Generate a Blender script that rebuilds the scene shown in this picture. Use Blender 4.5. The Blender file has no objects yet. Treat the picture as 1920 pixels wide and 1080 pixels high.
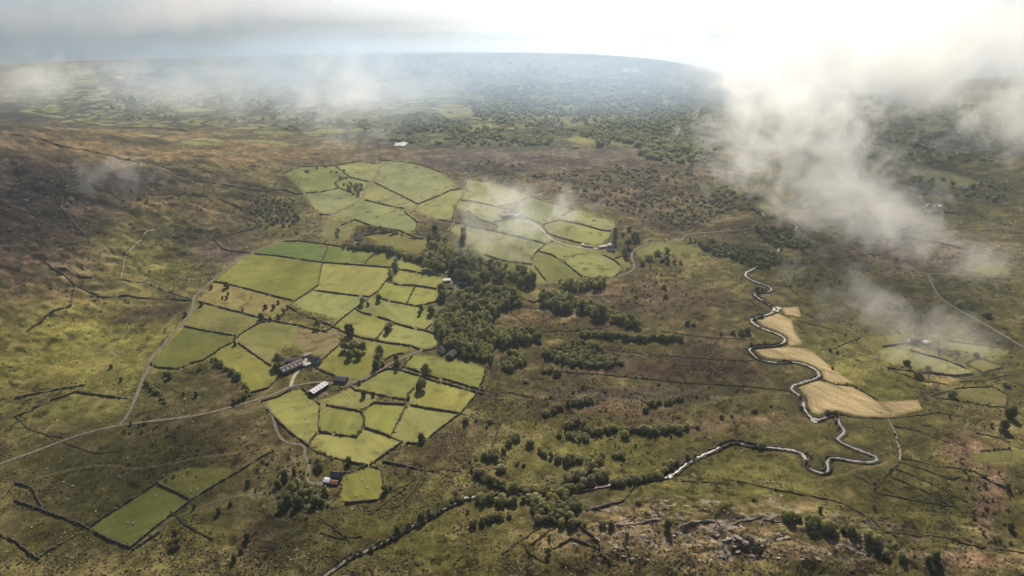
import bpy, bmesh, math, random
import numpy as np
from mathutils import Vector

random.seed(7)
RNG = np.random.default_rng(7)
R = math.radians
scene = bpy.context.scene
col = scene.collection

# ------------------------------------------------------------------ camera, sky, sun, exposure
CAM_H, PITCH, FPX = 420.0, R(26.5), 1260.0
cam_data = bpy.data.cameras.new("camera")
cam_data.sensor_width = 36.0
cam_data.lens = 36.0 * FPX / 1920.0
cam_data.clip_start, cam_data.clip_end = 1.0, 60000.0
cam = bpy.data.objects.new("camera", cam_data)
cam.location = (0, 0, CAM_H)
cam.rotation_euler = (R(90) - PITCH, 0, 0)
col.objects.link(cam)
scene.camera = cam

SUN_EL, SUN_AZ = R(38), R(6)          # azimuth measured from +Y towards +X
world = bpy.data.worlds.new("World")
scene.world = world
world.use_nodes = True
wn = world.node_tree.nodes
sky = wn.new("ShaderNodeTexSky")
sky.sky_type = 'NISHITA'
sky.sun_disc = False
sky.sun_elevation = SUN_EL
sky.sun_rotation = SUN_AZ
sky.altitude = 400
sky.dust_density = 2.0
world.node_tree.links.new(sky.outputs[0], wn["Background"].inputs[0])
wn["Background"].inputs[1].default_value = 0.055

sun_data = bpy.data.lights.new("sun", 'SUN')
sun_data.energy = 5.0
sun_data.angle = R(0.6)
sun_data.color = (1.0, 0.92, 0.79)
sun = bpy.data.objects.new("sun", sun_data)
sdir = Vector((math.sin(SUN_AZ) * math.cos(SUN_EL), math.cos(SUN_AZ) * math.cos(SUN_EL), math.sin(SUN_EL)))
sun.rotation_euler = sdir.to_track_quat('Z', 'Y').to_euler()
sun.location = sdir * 3000
col.objects.link(sun)

vs = scene.view_settings
vs.view_transform = 'Standard'
vs.look = 'None'
vs.gamma = 1.0
vs.exposure = 0.40
scene.cycles.max_bounces = 8
scene.cycles.diffuse_bounces = 2
scene.cycles.glossy_bounces = 2
scene.cycles.transmission_bounces = 2
scene.cycles.transparent_max_bounces = 64
scene.cycles.volume_bounces = 3
scene.cycles.volume_max_steps = 96
scene.cycles.use_denoising = True
scene.cycles.denoising_prefilter = 'FAST'

# ------------------------------------------------------------------ numeric helpers
_tab = np.random.default_rng(11).random((256, 256)).astype(np.float32)
def vnoise(x, y):
    xi = np.floor(x).astype(np.int64); yi = np.floor(y).astype(np.int64)
    fx = x - xi; fy = y - yi
    fx = fx * fx * (3 - 2 * fx); fy = fy * fy * (3 - 2 * fy)
    a = _tab[xi & 255, yi & 255]; b = _tab[(xi + 1) & 255, yi & 255]
    c = _tab[xi & 255, (yi + 1) & 255]; d = _tab[(xi + 1) & 255, (yi + 1) & 255]
    return (a * (1 - fx) + b * fx) * (1 - fy) + (c * (1 - fx) + d * fx) * fy
def fbm(x, y, octaves=4, gain=0.5):
    s = 0.0; amp = 1.0; tot = 0.0
    for k in range(octaves):
        c, sn = math.cos(0.7 * k), math.sin(0.7 * k)
        s = s + amp * vnoise((c * x - sn * y) * 2 ** k + 17.3 * k, (sn * x + c * y) * 2 ** k + 5.1 * k)
        tot += amp; amp *= gain
    return s / tot                      # 0..1
def sstep(a, b, x):
    t = np.clip((x - a) / (b - a), 0, 1)
    return t * t * (3 - 2 * t)

CP, SP = math.cos(PITCH), math.sin(PITCH)
def project(x, y, z):
    """world -> photograph pixel (1920 x 1080)"""
    dz = z - CAM_H
    depth = y * CP - dz * SP
    up = y * SP + dz * CP
    depth = np.maximum(depth, 1.0)
    return 960 + FPX * x / depth, 540 - FPX * up / depth

def softplus(u, k):
    return np.where(u > 12 * k, u, k * np.log1p(np.exp(np.clip(u / k, -40, 12))))

def height(x, y):
    """relief of the valley: hill flank on one side, rocky knoll on the other"""
    x = np.asarray(x, float); y = np.asarray(y, float)
    xf = np.interp(y, [0, 500, 750, 1490, 1800, 4000], [-560, -470, -416, -330, -420, -600])
    u = xf - x
    hill = 0.30 * softplus(u - 40, 45)
    hill = 260 * (1 - np.exp(-hill / 260))
    hill = hill * (1 - sstep(1050, 1900, y)) * (0.25 + 0.75 * sstep(250, 800, y))
    rough = fbm(x / 90 + 3, y / 90, 4) - 0.5
    hill = hill * (1 + 0.35 * rough)
    h = 4.5 + hill + 5.0 * (fbm(x / 420, y / 420 + 9, 3) - 0.5)
    h = h + sstep(10, 120, u) * (1 - sstep(1050, 1900, y)) * 12 * (np.abs(fbm(x / 55 + 8, y / 38, 4, 0.55) - 0.5) * 2 - 0.25)
    # rounded rise in the middle fields
    h = h + 14 * np.exp(-((x + 40) / 230) ** 2 - ((y - 1130) / 210) ** 2)
    # rocky knolls at the near side
    kn = np.exp(-((x - 140) / 130) ** 2 - ((y - 395) / 48) ** 2) + 0.8 * np.exp(-((x - 330) / 120) ** 2 - ((y - 355) / 60) ** 2)
    h = h + kn * (9 + 16 * (fbm(x / 26, y / 20, 4) - 0.35))
    kl = np.exp(-((x + 200) / 70) ** 2 - ((y - 400) / 40) ** 2)
    h = h + kl * (4 + 9 * (fbm(x / 26, y / 20, 3) - 0.4))
    # rising ground beyond the river
    h = h + 0.10 * softplus(x - 620 - 0.12 * y, 60) * sstep(300, 900, y) * (0.5 + 1.0 * fbm(x / 150, y / 150, 4)) * (1 - sstep(1300, 2600, y))
    return h

def ground_at(px, py, lift=0.0):
    """photograph pixels -> points where those sight lines meet the terrain"""
    px = np.atleast_1d(np.asarray(px, float)); py = np.atleast_1d(np.asarray(py, float))
    a = (px - 960) / FPX; b = -(py - 540) / FPX
    dx, dy, dz = a, CP + b * SP, -SP + b * CP
    dz = np.minimum(dz, -0.02)
    t = np.full(px.shape, 250.0); hit = np.zeros(px.shape, bool); tprev = t.copy()
    for i in range(420):
        z = CAM_H + dz * t
        g = height(dx * t, dy * t)
        below = z <= g
        hit |= below
        step = np.maximum((z - g) * 0.5, 0.4)
        tprev = np.where(hit, tprev, t)
        t = np.where(hit, t, np.minimum(t + step, 16000))
        if hit.all(): break
    for i in range(18):
        m = 0.5 * (t + tprev)
        below = CAM_H + dz * m <= height(dx * m, dy * m)
        t = np.where(below, m, t); tprev = np.where(below, tprev, m)
    x, y = dx * t, dy * t
    return np.stack([x, y, height(x, y) + lift], 1)

def at(px, py):
    return ground_at([px], [py])[0]
def ppm(p):
    """pixels of the photograph per metre at a point"""
    return FPX / (p[1] * CP - (p[2] - CAM_H) * SP)

def in_poly(u, v, poly):
    inside = np.zeros(u.shape, bool)
    n = len(poly); j = n - 1
    for i in range(n):
        xi, yi = poly[i]; xj, yj = poly[j]
        c = (yi > v) != (yj > v)
        if yj != yi:
            inside ^= c & (u < (xj - xi) * (v - yi) / (yj - yi) + xi)
        j = i
    return inside

def poly_dist(u, v, pts, limit):
    d = np.full(u.shape, limit, float)
    for (x0, y0), (x1, y1) in zip(pts[:-1], pts[1:]):
        m = (u > min(x0, x1) - limit) & (u < max(x0, x1) + limit) & (v > min(y0, y1) - limit) & (v < max(y0, y1) + limit)
        if not m.any(): continue
        uu, vv = u[m], v[m]
        L2 = max((x1 - x0) ** 2 + (y1 - y0) ** 2, 1e-9)
        t = np.clip(((uu - x0) * (x1 - x0) + (vv - y0) * (y1 - y0)) / L2, 0, 1)
        dd = np.hypot(uu - x0 - t * (x1 - x0), vv - y0 - t * (y1 - y0))
        d[m] = np.minimum(d[m], dd)
    return d

def smooth_line(pts, n=1):
    pts = [tuple(p) for p in pts]
    for _ in range(n):
        out = [pts[0]]
        for a, b in zip(pts[:-1], pts[1:]):
            out.append((0.75 * a[0] + 0.25 * b[0], 0.75 * a[1] + 0.25 * b[1]))
            out.append((0.25 * a[0] + 0.75 * b[0], 0.25 * a[1] + 0.75 * b[1]))
        out.append(pts[-1]); pts = out
    return pts

def resample(P, step):
    P = np.asarray(P, float)[:, :2]
    seg = np.hypot(*np.diff(P, axis=0).T); s = np.concatenate([[0], np.cumsum(seg)])
    n = max(2, int(round(s[-1] / step)) + 1)
    q = np.linspace(0, s[-1], n)
    return np.stack([np.interp(q, s, P[:, 0]), np.interp(q, s, P[:, 1])], 1), s[-1]

# ------------------------------------------------------------------ object helpers
def tag(o, label=None, cat=None, group=None, kind=None):
    if label: o["label"] = label
    if cat: o["category"] = cat
    if group: o["group"] = group
    if kind: o["kind"] = kind
    return o
def empty(name, loc=(0, 0, 0), rz=0.0):
    o = bpy.data.objects.new(name, None)
    o.empty_display_size = 1.0
    col.objects.link(o); o.location = loc; o.rotation_euler = (0, 0, rz)
    return o
def link(name, mesh, mat=None, parent=None):
    o = bpy.data.objects.new(name, mesh)
    col.objects.link(o)
    if mat is not None and not mesh.materials: mesh.materials.append(mat)
    if parent is not None: o.parent = parent
    return o
def np_mesh(name, V, F, smooth=False):
    """V (n,3), F (m,k) arrays -> mesh"""
    V = np.asarray(V, np.float32); F = np.asarray(F, np.int32)
    me = bpy.data.meshes.new(name)
    me.vertices.add(len(V)); me.vertices.foreach_set("co", V.ravel())
    k = F.shape[1]
    me.loops.add(F.size); me.loops.foreach_set("vertex_index", F.ravel())
    me.polygons.add(len(F))
    me.polygons.foreach_set("loop_start", np.arange(0, F.size, k, dtype=np.int32))
    me.polygons.foreach_set("use_smooth", np.full(len(F), smooth))
    me.update(calc_edges=True)
    return me
def bm_mesh(name, bm):
    me = bpy.data.meshes.new(name); bm.to_mesh(me); bm.free(); return me

# ------------------------------------------------------------------ materials
def new_mat(name):
    m = bpy.data.materials.new(name); m.use_nodes = True
    nt = m.node_tree; b = nt.nodes["Principled BSDF"]
    b.inputs["Roughness"].default_value = 0.9
    b.inputs["Specular IOR Level"].default_value = 0.15
    return m, nt, b
def noise_mat(name, c1, c2, scale=1.0, rough=0.9, spec=0.15, bump=0.0, detail=4, objinfo=0.0, coord="Object"):
    m, nt, b = new_mat(name)
    N, L = nt.nodes, nt.links
    tc = N.new("ShaderNodeTexCoord"); nz = N.new("ShaderNodeTexNoise")
    nz.inputs["Scale"].default_value = scale; nz.inputs["Detail"].default_value = detail
    L.new(tc.outputs[coord], nz.inputs["Vector"])
    rp = N.new("ShaderNodeValToRGB")
    rp.color_ramp.elements[0].position = 0.32; rp.color_ramp.elements[1].position = 0.68
    rp.color_ramp.elements[0].color = (*c1, 1); rp.color_ramp.elements[1].color = (*c2, 1)
    L.new(nz.outputs["Fac"], rp.inputs[0])
    out = rp.outputs[0]
    if objinfo > 0:
        oi = N.new("ShaderNodeObjectInfo"); hs = N.new("ShaderNodeHueSaturation")
        mr = N.new("ShaderNodeMapRange"); mr.inputs[3].default_value = 1 - objinfo; mr.inputs[4].default_value = 1 + objinfo
        L.new(oi.outputs["Random"], mr.inputs[0]); L.new(mr.outputs[0], hs.inputs["Value"])
        mh = N.new("ShaderNodeMapRange"); mh.inputs[3].default_value = 0.5 - 0.035 * objinfo * 2; mh.inputs[4].default_value = 0.5 + 0.02 * objinfo * 2
        wn_ = N.new("ShaderNodeTexWhiteNoise"); wn_.noise_dimensions = '1D'
        L.new(oi.outputs["Random"], wn_.inputs["W"]); L.new(wn_.outputs["Value"], mh.inputs[0]); L.new(mh.outputs[0], hs.inputs["Hue"])
        L.new(out, hs.inputs["Color"]); out = hs.outputs[0]
    L.new(out, b.inputs["Base Color"])
    b.inputs["Roughness"].default_value = rough; b.inputs["Specular IOR Level"].default_value = spec
    if bump > 0:
        bp = N.new("ShaderNodeBump"); bp.inputs["Strength"].default_value = bump; bp.inputs["Distance"].default_value = 0.3
        L.new(nz.outputs["Fac"], bp.inputs["Height"]); L.new(bp.outputs[0], b.inputs["Normal"])
    return m
def leaf_mat(name, c1, c2, trans=0.42, scale=0.9):
    m = noise_mat(name, c1, c2, scale=scale, rough=0.65, spec=0.12, objinfo=0.28, coord="Object")
    nt = m.node_tree; N, L = nt.nodes, nt.links
    b = N["Principled BSDF"]; out = N["Material Output"]
    tr = N.new("ShaderNodeBsdfTranslucent"); mx = N.new("ShaderNodeMixShader"); mx.inputs[0].default_value = trans
    src = b.inputs["Base Color"].links[0].from_socket
    L.new(src, tr.inputs["Color"]); L.new(b.outputs[0], mx.inputs[1]); L.new(tr.outputs[0], mx.inputs[2])
    L.new(mx.outputs[0], out.inputs["Surface"])
    return m

M = {}
M['leaf'] = leaf_mat('oak_foliage', (0.18, 0.18, 0.062), (0.42, 0.39, 0.15))
M['leaf_pale'] = leaf_mat('ash_foliage', (0.22, 0.215, 0.09), (0.38, 0.35, 0.165))
M['leaf_dark'] = leaf_mat('dark_foliage', (0.115, 0.12, 0.045), (0.28, 0.265, 0.105))
M['willow'] = leaf_mat('willow_foliage', (0.23, 0.22, 0.105), (0.46, 0.42, 0.21))
M['bark'] = noise_mat('bark', (0.05, 0.04, 0.03), (0.12, 0.1, 0.08), 3, bump=0.4)
M['stone'] = noise_mat('dry_stone', (0.045, 0.036, 0.026), (0.15, 0.125, 0.095), 0.9, bump=0.7, objinfo=0.2)
M['palestone'] = noise_mat('pale_dry_stone', (0.13, 0.11, 0.085), (0.3, 0.25, 0.2), 0.9, bump=0.7, objinfo=0.2)
M['hedge'] = leaf_mat('hedge_foliage', (0.03, 0.034, 0.014), (0.075, 0.075, 0.03), 0.2)
M['rock'] = noise_mat('lichen_rock', (0.11, 0.088, 0.07), (0.50, 0.42, 0.345), 0.45, bump=0.9, detail=8, objinfo=0.2)
M['road'] = noise_mat('gravel_road', (0.11, 0.092, 0.07), (0.185, 0.155, 0.118), 0.25)
M['palegravel'] = noise_mat('pale_gravel', (0.27, 0.235, 0.185), (0.42, 0.37, 0.30), 0.3)
M['white'] = noise_mat('whitewash', (0.42, 0.40, 0.37), (0.66, 0.63, 0.59), 0.6)
M['render'] = noise_mat('grey_render', (0.25, 0.23, 0.2), (0.4, 0.37, 0.33), 0.8)
M['slate'] = noise_mat('slate_roof', (0.045, 0.042, 0.046), (0.1, 0.092, 0.095), 0.7)
M['brownroof'] = noise_mat('brown_sheet_roof', (0.085, 0.065, 0.055), (0.14, 0.11, 0.095), 0.4)
M['whiteroof'] = noise_mat('pale_sheet_roof', (0.36, 0.36, 0.37), (0.54, 0.54, 0.55), 0.5, rough=0.5, spec=0.4)
M['blueroof'] = noise_mat('pale_blue_sheet_roof', (0.32, 0.37, 0.41), (0.46, 0.5, 0.53), 0.5, rough=0.5, spec=0.4)
M['redroof'] = noise_mat('red_sheet_roof', (0.16, 0.07, 0.05), (0.27, 0.115, 0.08), 0.5)
M['dark'] = noise_mat('dark_opening', (0.012, 0.012, 0.012), (0.03, 0.028, 0.025), 1.0)
M['glass'] = noise_mat('window_glass', (0.02, 0.025, 0.03), (0.05, 0.055, 0.06), 1.0, rough=0.1, spec=0.5)
M['wool'] = noise_mat('wool', (0.62, 0.58, 0.5), (0.78, 0.74, 0.66), 3)
M['wood'] = noise_mat('weathered_wood', (0.09, 0.075, 0.06), (0.17, 0.14, 0.11), 2)

# land: colour comes from the land-cover attribute, roughened with tussock noise
def land_material():
    m, nt, b = new_mat('land_cover')
    N, L = nt.nodes, nt.links
    at_ = N.new("ShaderNodeAttribute"); at_.attribute_name = "cover"
    ro = N.new("ShaderNodeAttribute"); ro.attribute_name = "tussock"
    geo = N.new("ShaderNodeNewGeometry")
    n1 = N.new("ShaderNodeTexNoise"); n1.inputs["Scale"].default_value = 0.45; n1.inputs["Detail"].default_value = 5; n1.inputs["Roughness"].default_value = 0.7
    n2 = N.new("ShaderNodeTexNoise"); n2.inputs["Scale"].default_value = 0.055; n2.inputs["Detail"].default_value = 6; n2.inputs["Roughness"].default_value = 0.65
    L.new(geo.outputs["Position"], n1.inputs["Vector"]); L.new(geo.outputs["Position"], n2.inputs["Vector"])
    # value factor = 1 + tussock * (k1*(n1-.5) + k2*(n2-.5))
    def math_(op, a, bb):
        q = N.new("ShaderNodeMath"); q.operation = op
        for i, s in enumerate((a, bb)):
            if isinstance(s, (int, float)): q.inputs[i].default_value = s
            else: L.new(s, q.inputs[i])
        return q.outputs[0]
    v1 = math_('MULTIPLY', math_('SUBTRACT', n1.outputs["Fac"], 0.5), 4.4)
    v2 = math_('MULTIPLY', math_('SUBTRACT', n2.outputs["Fac"], 0.5), 2.1)
    v = math_('ADD', math_('MULTIPLY', math_('ADD', v1, v2), ro.outputs["Fac"]), 1.0)
    v = math_('MAXIMUM', v, 0.25)
    vm = N.new("ShaderNodeVectorMath"); vm.operation = 'SCALE'
    L.new(at_.outputs["Color"], vm.inputs[0]); L.new(v, vm.inputs["Scale"])
    L.new(vm.outputs[0], b.inputs["Base Color"])
    bp = N.new("ShaderNodeBump"); bp.inputs["Distance"].default_value = 1.2
    L.new(math_('MULTIPLY', ro.outputs["Fac"], 0.75), bp.inputs["Strength"])
    L.new(n1.outputs["Fac"], bp.inputs["Height"]); L.new(bp.outputs[0], b.inputs["Normal"])
    b.inputs["Specular IOR Level"].default_value = 0.05
    b.inputs["Roughness"].default_value = 1.0
    return m
M['land'] = land_material()

def water_material(name, rough, scale, bump, c):
    m, nt, b = new_mat(name)
    N, L = nt.nodes, nt.links
    b.inputs["Base Color"].default_value = (*c, 1)
    b.inputs["Roughness"].default_value = rough
    b.inputs["Specular IOR Level"].default_value = 0.5
    b.inputs["IOR"].default_value = 1.333
    geo = N.new("ShaderNodeNewGeometry"); mp = N.new("ShaderNodeMapping"); nz = N.new("ShaderNodeTexNoise")
    mp.inputs["Scale"].default_value = (scale * 0.35, scale, scale)
    nz.inputs["Scale"].default_value = 1.0; nz.inputs["Detail"].default_value = 5
    L.new(geo.outputs["Position"], mp.inputs["Vector"]); L.new(mp.outputs[0], nz.inputs["Vector"])
    bp = N.new("ShaderNodeBump"); bp.inputs["Strength"].default_value = bump; bp.inputs["Distance"].default_value = 1.0
    L.new(nz.outputs["Fac"], bp.inputs["Height"]); L.new(bp.outputs[0], b.inputs["Normal"])
    return m
M['sea'] = water_material('sea_water', 0.48, 0.012, 0.25, (0.10, 0.13, 0.15))
M['river'] = water_material('river_water', 0.48, 0.3, 0.05, (0.2, 0.2, 0.19))
M['river'].node_tree.nodes['Principled BSDF'].inputs['Specular IOR Level'].default_value = 1.0

# ------------------------------------------------------------------ survey of the place (photograph pixels, laid onto the terrain)
RIVER = [(1407,506),(1395,512),(1402,522),(1423,530),(1443,536),(1448,542),(1440,547),(1413,548),(1415,554),(1430,563),(1447,573),(1455,580),(1443,588),(1427,592),(1408,597),(1408,603),(1427,615),(1453,623),(1473,632),(1470,642),(1457,647),(1430,649),(1408,651),(1403,655),(1413,665),(1423,673),(1440,677),(1463,680),(1483,677),(1510,682),(1533,693),(1537,705),(1520,712),(1497,718),(1482,724),(1486,733),(1500,740),(1506,750),(1507,766),(1518,780),(1527,787),(1538,786),(1550,778),(1572,777),(1571,790),(1582,803),(1584,812),(1567,821),(1580,830),(1603,840),(1627,848),(1646,855),(1648,861),(1630,866),(1597,863),(1573,857),(1553,856),(1549,866),(1555,879),(1546,887),(1527,882),(1513,873),(1511,858),(1503,847),(1473,840),(1440,838),(1407,835),(1390,830),(1373,827),(1357,833),(1340,843),(1310,855),(1290,866),(1268,884),(1256,893),(1215,899),(1150,905),(1100,917),(1040,928),(980,924),(930,922),(885,930),(865,936),(835,951),(790,976),(745,1000),(715,1018),(690,1029),(660,1041),(635,1056),(600,1085)]
RIVER_UP = [(1335,383),(1365,389),(1388,391),(1418,393),(1432,400),(1430,405),(1450,409),(1475,413),(1490,420),(1496,426),(1480,440),(1460,470),(1430,495),(1407,506)]

def rect_(x, y, w, h): return [(x - w, y - h), (x + w, y - h), (x + w, y + h), (x - w, y + h)]
# pasture polygons: (tone, points)
PASTURES = [
('deep',[(507,462),(530,456),(560,455),(580,457),(613,462),(608,478),(602,490),(560,486),(520,482),(478,474)]),
('deep',[(615,464),(640,465),(668,470),(700,475),(690,483),(684,493),(607,490),(609,480)]),
('green',[(704,478),(715,476),(742,484),(734,500),(688,494),(692,486)]),
('lush',[(473,477),(600,493),(599,512),(596,534),(584,543),(560,559),(548,563),(500,550),(450,538),(403,528),(430,505),(450,487)]),
('bright',[(606,495),(733,503),(729,520),(722,527),(709,545),(691,556),(650,552),(588,543),(598,534),(602,512)]),
('bright',[(588,546),(690,559),(668,577),(637,600),(605,590),(575,583),(548,567),(565,558)]),
('bright',[(746,489),(770,490),(800,500),(832,512),(828,517),(780,509),(746,504)]),
('bright',[(748,508),(780,513),(827,520),(835,527),(830,533),(818,541),(790,536),(754,534),(736,525),(745,515)]),
('bright',[(724,529),(750,538),(776,539),(770,555),(763,568),(735,563),(712,559),(711,546)]),
('bright',[(780,539),(815,543),(828,553),(820,564),(808,568),(790,571),(775,572),(765,568),(772,552)]),
('bright',[(696,559),(735,566),(775,575),(800,585),(813,592),(810,606),(805,618),(770,611),(742,604),(725,599),(700,590),(671,579),(690,563)]),
('bright',[(668,582),(690,590),(725,602),(722,612),(706,634),(680,630),(650,621),(628,610),(640,600)]),
('bright',[(745,609),(780,618),(800,622),(821,630),(829,646),(800,652),(772,648),(740,642),(710,637),(712,632),(722,616)]),
('rough',[(368,563),(385,552),(402,530),(450,541),(545,567),(543,573),(530,580),(500,600),(480,595),(440,583),(400,572)]),
('green',[(372,570),(405,577),(445,588),(485,599),(492,603),(468,613),(450,628),(437,628),(395,620),(350,610),(352,600),(362,585)]),
('deep2',[(345,614),(360,614),(395,623),(437,631),(433,642),(410,655),(390,669),(360,680),(335,690),(300,688),(286,684),(283,676),(300,660),(320,640)]),
('green',[(500,605),(530,608),(555,613),(560,620),(550,640),(530,655),(515,665),(506,683),(495,678),(470,659),(449,641),(463,622),(480,610)]),
('green',[(400,667),(430,648),(443,644),(460,656),(490,676),(510,690),(520,705),(515,718),(503,727),(470,735),(459,720),(440,698),(408,677)]),
('rough',[(562,612),(600,621),(612,624),(625,614),(642,625),(640,638),(633,648),(612,664),(600,668),(580,662),(560,650),(548,645)]),
('green',[(637,648),(612,670),(598,688),(630,704),(660,712),(685,705),(704,690),(697,675),(690,660),(660,640),(645,630)]),
('green',[(690,640),(720,644),(765,651),(770,657),(752,662),(720,672),(695,670),(685,650)]),
('bright',[(762,672),(775,666),(800,670),(840,677),(875,682),(913,690),(909,728),(880,722),(850,713),(830,707),(800,697),(762,686)]),
('bright',[(727,693),(748,695),(785,706),(791,712),(775,735),(765,746),(740,744),(710,738),(680,731),(666,727),(690,716),(712,701)]),
('bright',[(793,710),(825,720),(850,725),(893,737),(875,757),(863,773),(830,768),(775,759),(767,748),(777,735)]),
('bright',[(602,757),(600,750),(625,745),(650,732),(658,727),(672,734),(705,742),(705,752),(680,767),(650,763)]),
('bright',[(603,762),(650,768),(678,773),(681,790),(674,806),(667,817),(628,812),(601,807),(599,797),(601,780)]),
('bright',[(700,759),(730,760),(758,761),(750,780),(735,812),(733,816),(685,800),(685,787),(682,773)]),
('bright',[(766,762),(800,768),(862,777),(835,795),(800,822),(785,830),(760,830),(738,818),(745,800),(755,780)]),
('bright',[(500,750),(535,738),(562,731),(578,742),(597,760),(597,780),(594,800),(597,810),(588,820),(578,832),(550,813),(520,784),(502,765)]),
('bright',[(598,813),(625,817),(667,822),(678,811),(684,804),(735,825),(752,829),(720,850),(691,872),(650,864),(615,854),(582,830)]),
('green',[(655,890),(690,876),(713,883),(717,900),(720,920),(708,936),(650,942),(638,930),(645,905)]),
('green',[(172,990),(240,945),(297,908),(357,938),(300,983),(247,1024),(205,1008)]),
('olive',[(300,902),(340,882),(430,880),(440,887),(400,910),(358,935)]),
('palegreen',[(532,326),(563,314),(622,312),(640,320),(655,332),(638,337),(628,344),(634,352),(603,359),(573,361),(562,345),(545,332)]),
('palegreen',[(632,312),(680,304),(706,308),(710,320),(696,339),(680,338),(656,331)]),
('palegreen',[(574,364),(603,361),(636,354),(660,363),(678,372),(660,383),(620,402),(605,401),(588,388)]),
('palegreen',[(637,351),(630,344),(640,339),(656,334),(690,343),(682,358),(679,370),(660,361)]),
('palegreen',[(716,303),(760,305),(820,323),(850,343),(843,357),(820,368),(784,381),(742,361),(703,342),(713,322)]),
('palegreen',[(700,344),(740,363),(783,384),(775,396),(735,386),(684,374),(684,358)]),
('palegreen',[(682,377),(735,389),(758,397),(780,418),(783,430),(760,433),(720,428),(668,412),(623,404),(650,393)]),
('palegreen',[(786,383),(822,370),(845,359),(865,357),(865,370),(850,383),(848,408),(830,414),(805,405),(786,396)]),
('green',[(688,444),(715,438),(760,447),(795,450),(825,455),(815,470),(790,475),(760,468),(720,458)]),
('olive',[(605,428),(622,412),(665,415),(660,432),(650,450),(610,452)]),
('palegreen',[(868,373),(876,337),(930,345),(993,368),(970,379),(933,386),(895,379)]),
('palegreen',[(860,379),(895,382),(935,389),(955,396),(960,407),(924,417),(899,410),(877,395),(857,390)]),
('palegreen',[(995,371),(1037,383),(1075,394),(1053,405),(1043,412),(1018,420),(985,406),(972,383)]),
('palegreen',[(1077,395),(1105,402),(1150,415),(1155,430),(1128,430),(1087,418),(1050,412),(1055,406)]),
('palegreen',[(1020,423),(1047,415),(1087,422),(1128,434),(1145,436),(1140,446),(1125,458),(1095,456),(1050,445),(1027,436)]),
('palegreen',[(938,424),(965,411),(985,410),(1016,424),(1024,438),(1033,450),(1022,456),(967,442),(922,432)]),
('palegreen',[(855,418),(882,427),(920,434),(967,445),(1021,459),(1002,474),(994,487),(995,494),(972,491),(943,487),(908,476),(885,465),(865,445),(845,432)]),
('lush',[(1013,473),(1035,479),(1060,495),(1090,519),(1060,526),(1028,529),(1004,500),(998,496),(998,488),(1005,476)]),
('palegreen',[(1040,456),(1095,468),(1130,476),(1150,487),(1162,498),(1160,508),(1152,517),(1130,522),(1094,518),(1062,494),(1036,477),(1014,471),(1022,462)]),
('green',[(908,480),(943,491),(996,498),(1012,516),(1024,530),(985,530),(950,515),(915,495)]),
('olive',[(983,545),(1013,545),(1018,561),(1000,566),(981,559)]),
('green',[(1192,470),(1225,458),(1270,459),(1340,470),(1310,475),(1250,471),(1200,483)]),
('green',[(1122,470),(1150,474),(1172,482),(1184,502),(1164,498),(1152,485)]),
('olive',[(1615,633),(1655,631),(1658,648),(1640,654),(1622,647)]),
('olive',[(1660,631),(1715,633),(1706,641),(1662,648)]),
('palegreen',[(1650,658),(1706,650),(1760,667),(1810,688),(1822,700),(1790,702),(1720,690),(1655,677)]),
('palegreen',[(1777,641),(1847,649),(1893,656),(1885,668),(1830,660),(1780,656)]),
('olive',[(1811,682),(1837,671),(1879,687),(1843,696)]),
('olive',[(1800,728),(1858,727),(1888,741),(1885,761),(1813,752),(1798,742)]),
('green',[(1815,505),(1880,497),(1893,510),(1850,515)]),
('olive',[(1815,852),(1920,842),(1920,865),(1830,868)]),
('far',[(1055,262),(1090,254),(1180,252),(1235,262),(1215,270),(1130,267),(1090,270)]),
('far',[(840,237),(920,232),(945,239),(850,244)]),
('far',[(1040,226),(1100,217),(1160,222),(1150,232),(1050,233)]),
('far',[(945,212),(1000,208),(1003,220),(950,221)]),
('far',[(815,207),(880,200),(890,215),(830,221)]),
('far',[(1700,318),(1760,322),(1850,345),(1800,350),(1720,335)]),
]
TONE = {'deep':(0.120,0.142,0.036),'deep2':(0.130,0.124,0.030),'green':(0.200,0.182,0.050),'lush':(0.180,0.182,0.046),'bright':(0.250,0.234,0.064),
 'rough':(0.215,0.172,0.068),'olive':(0.175,0.145,0.048),'palegreen':(0.238,0.225,0.085),'far':(0.24,0.215,0.09)}
HAY = [[(1465,577),(1497,575),(1502,594),(1473,590)],
[(1421,600),(1440,592),(1460,588),(1485,600),(1487,612),(1493,625),(1505,646),(1481,647),(1477,640),(1479,632),(1470,626),(1450,617),(1430,610)],
[(1416,655),(1445,652),(1480,651),(1510,653),(1535,668),(1560,690),(1601,718),(1580,720),(1555,717),(1545,708),(1541,695),(1520,684),(1500,677),(1470,674),(1440,671),(1425,665)],
[(1497,726),(1530,712),(1560,718),(1575,720),(1600,726),(1625,740),(1645,752),(1669,772),(1668,782),(1640,783),(1600,778),(1572,770),(1550,770),(1535,778),(1523,772),(1516,760),(1515,748),(1506,737)],
[(1647,753),(1720,750),(1730,768),(1670,781),(1670,771)]]

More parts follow.
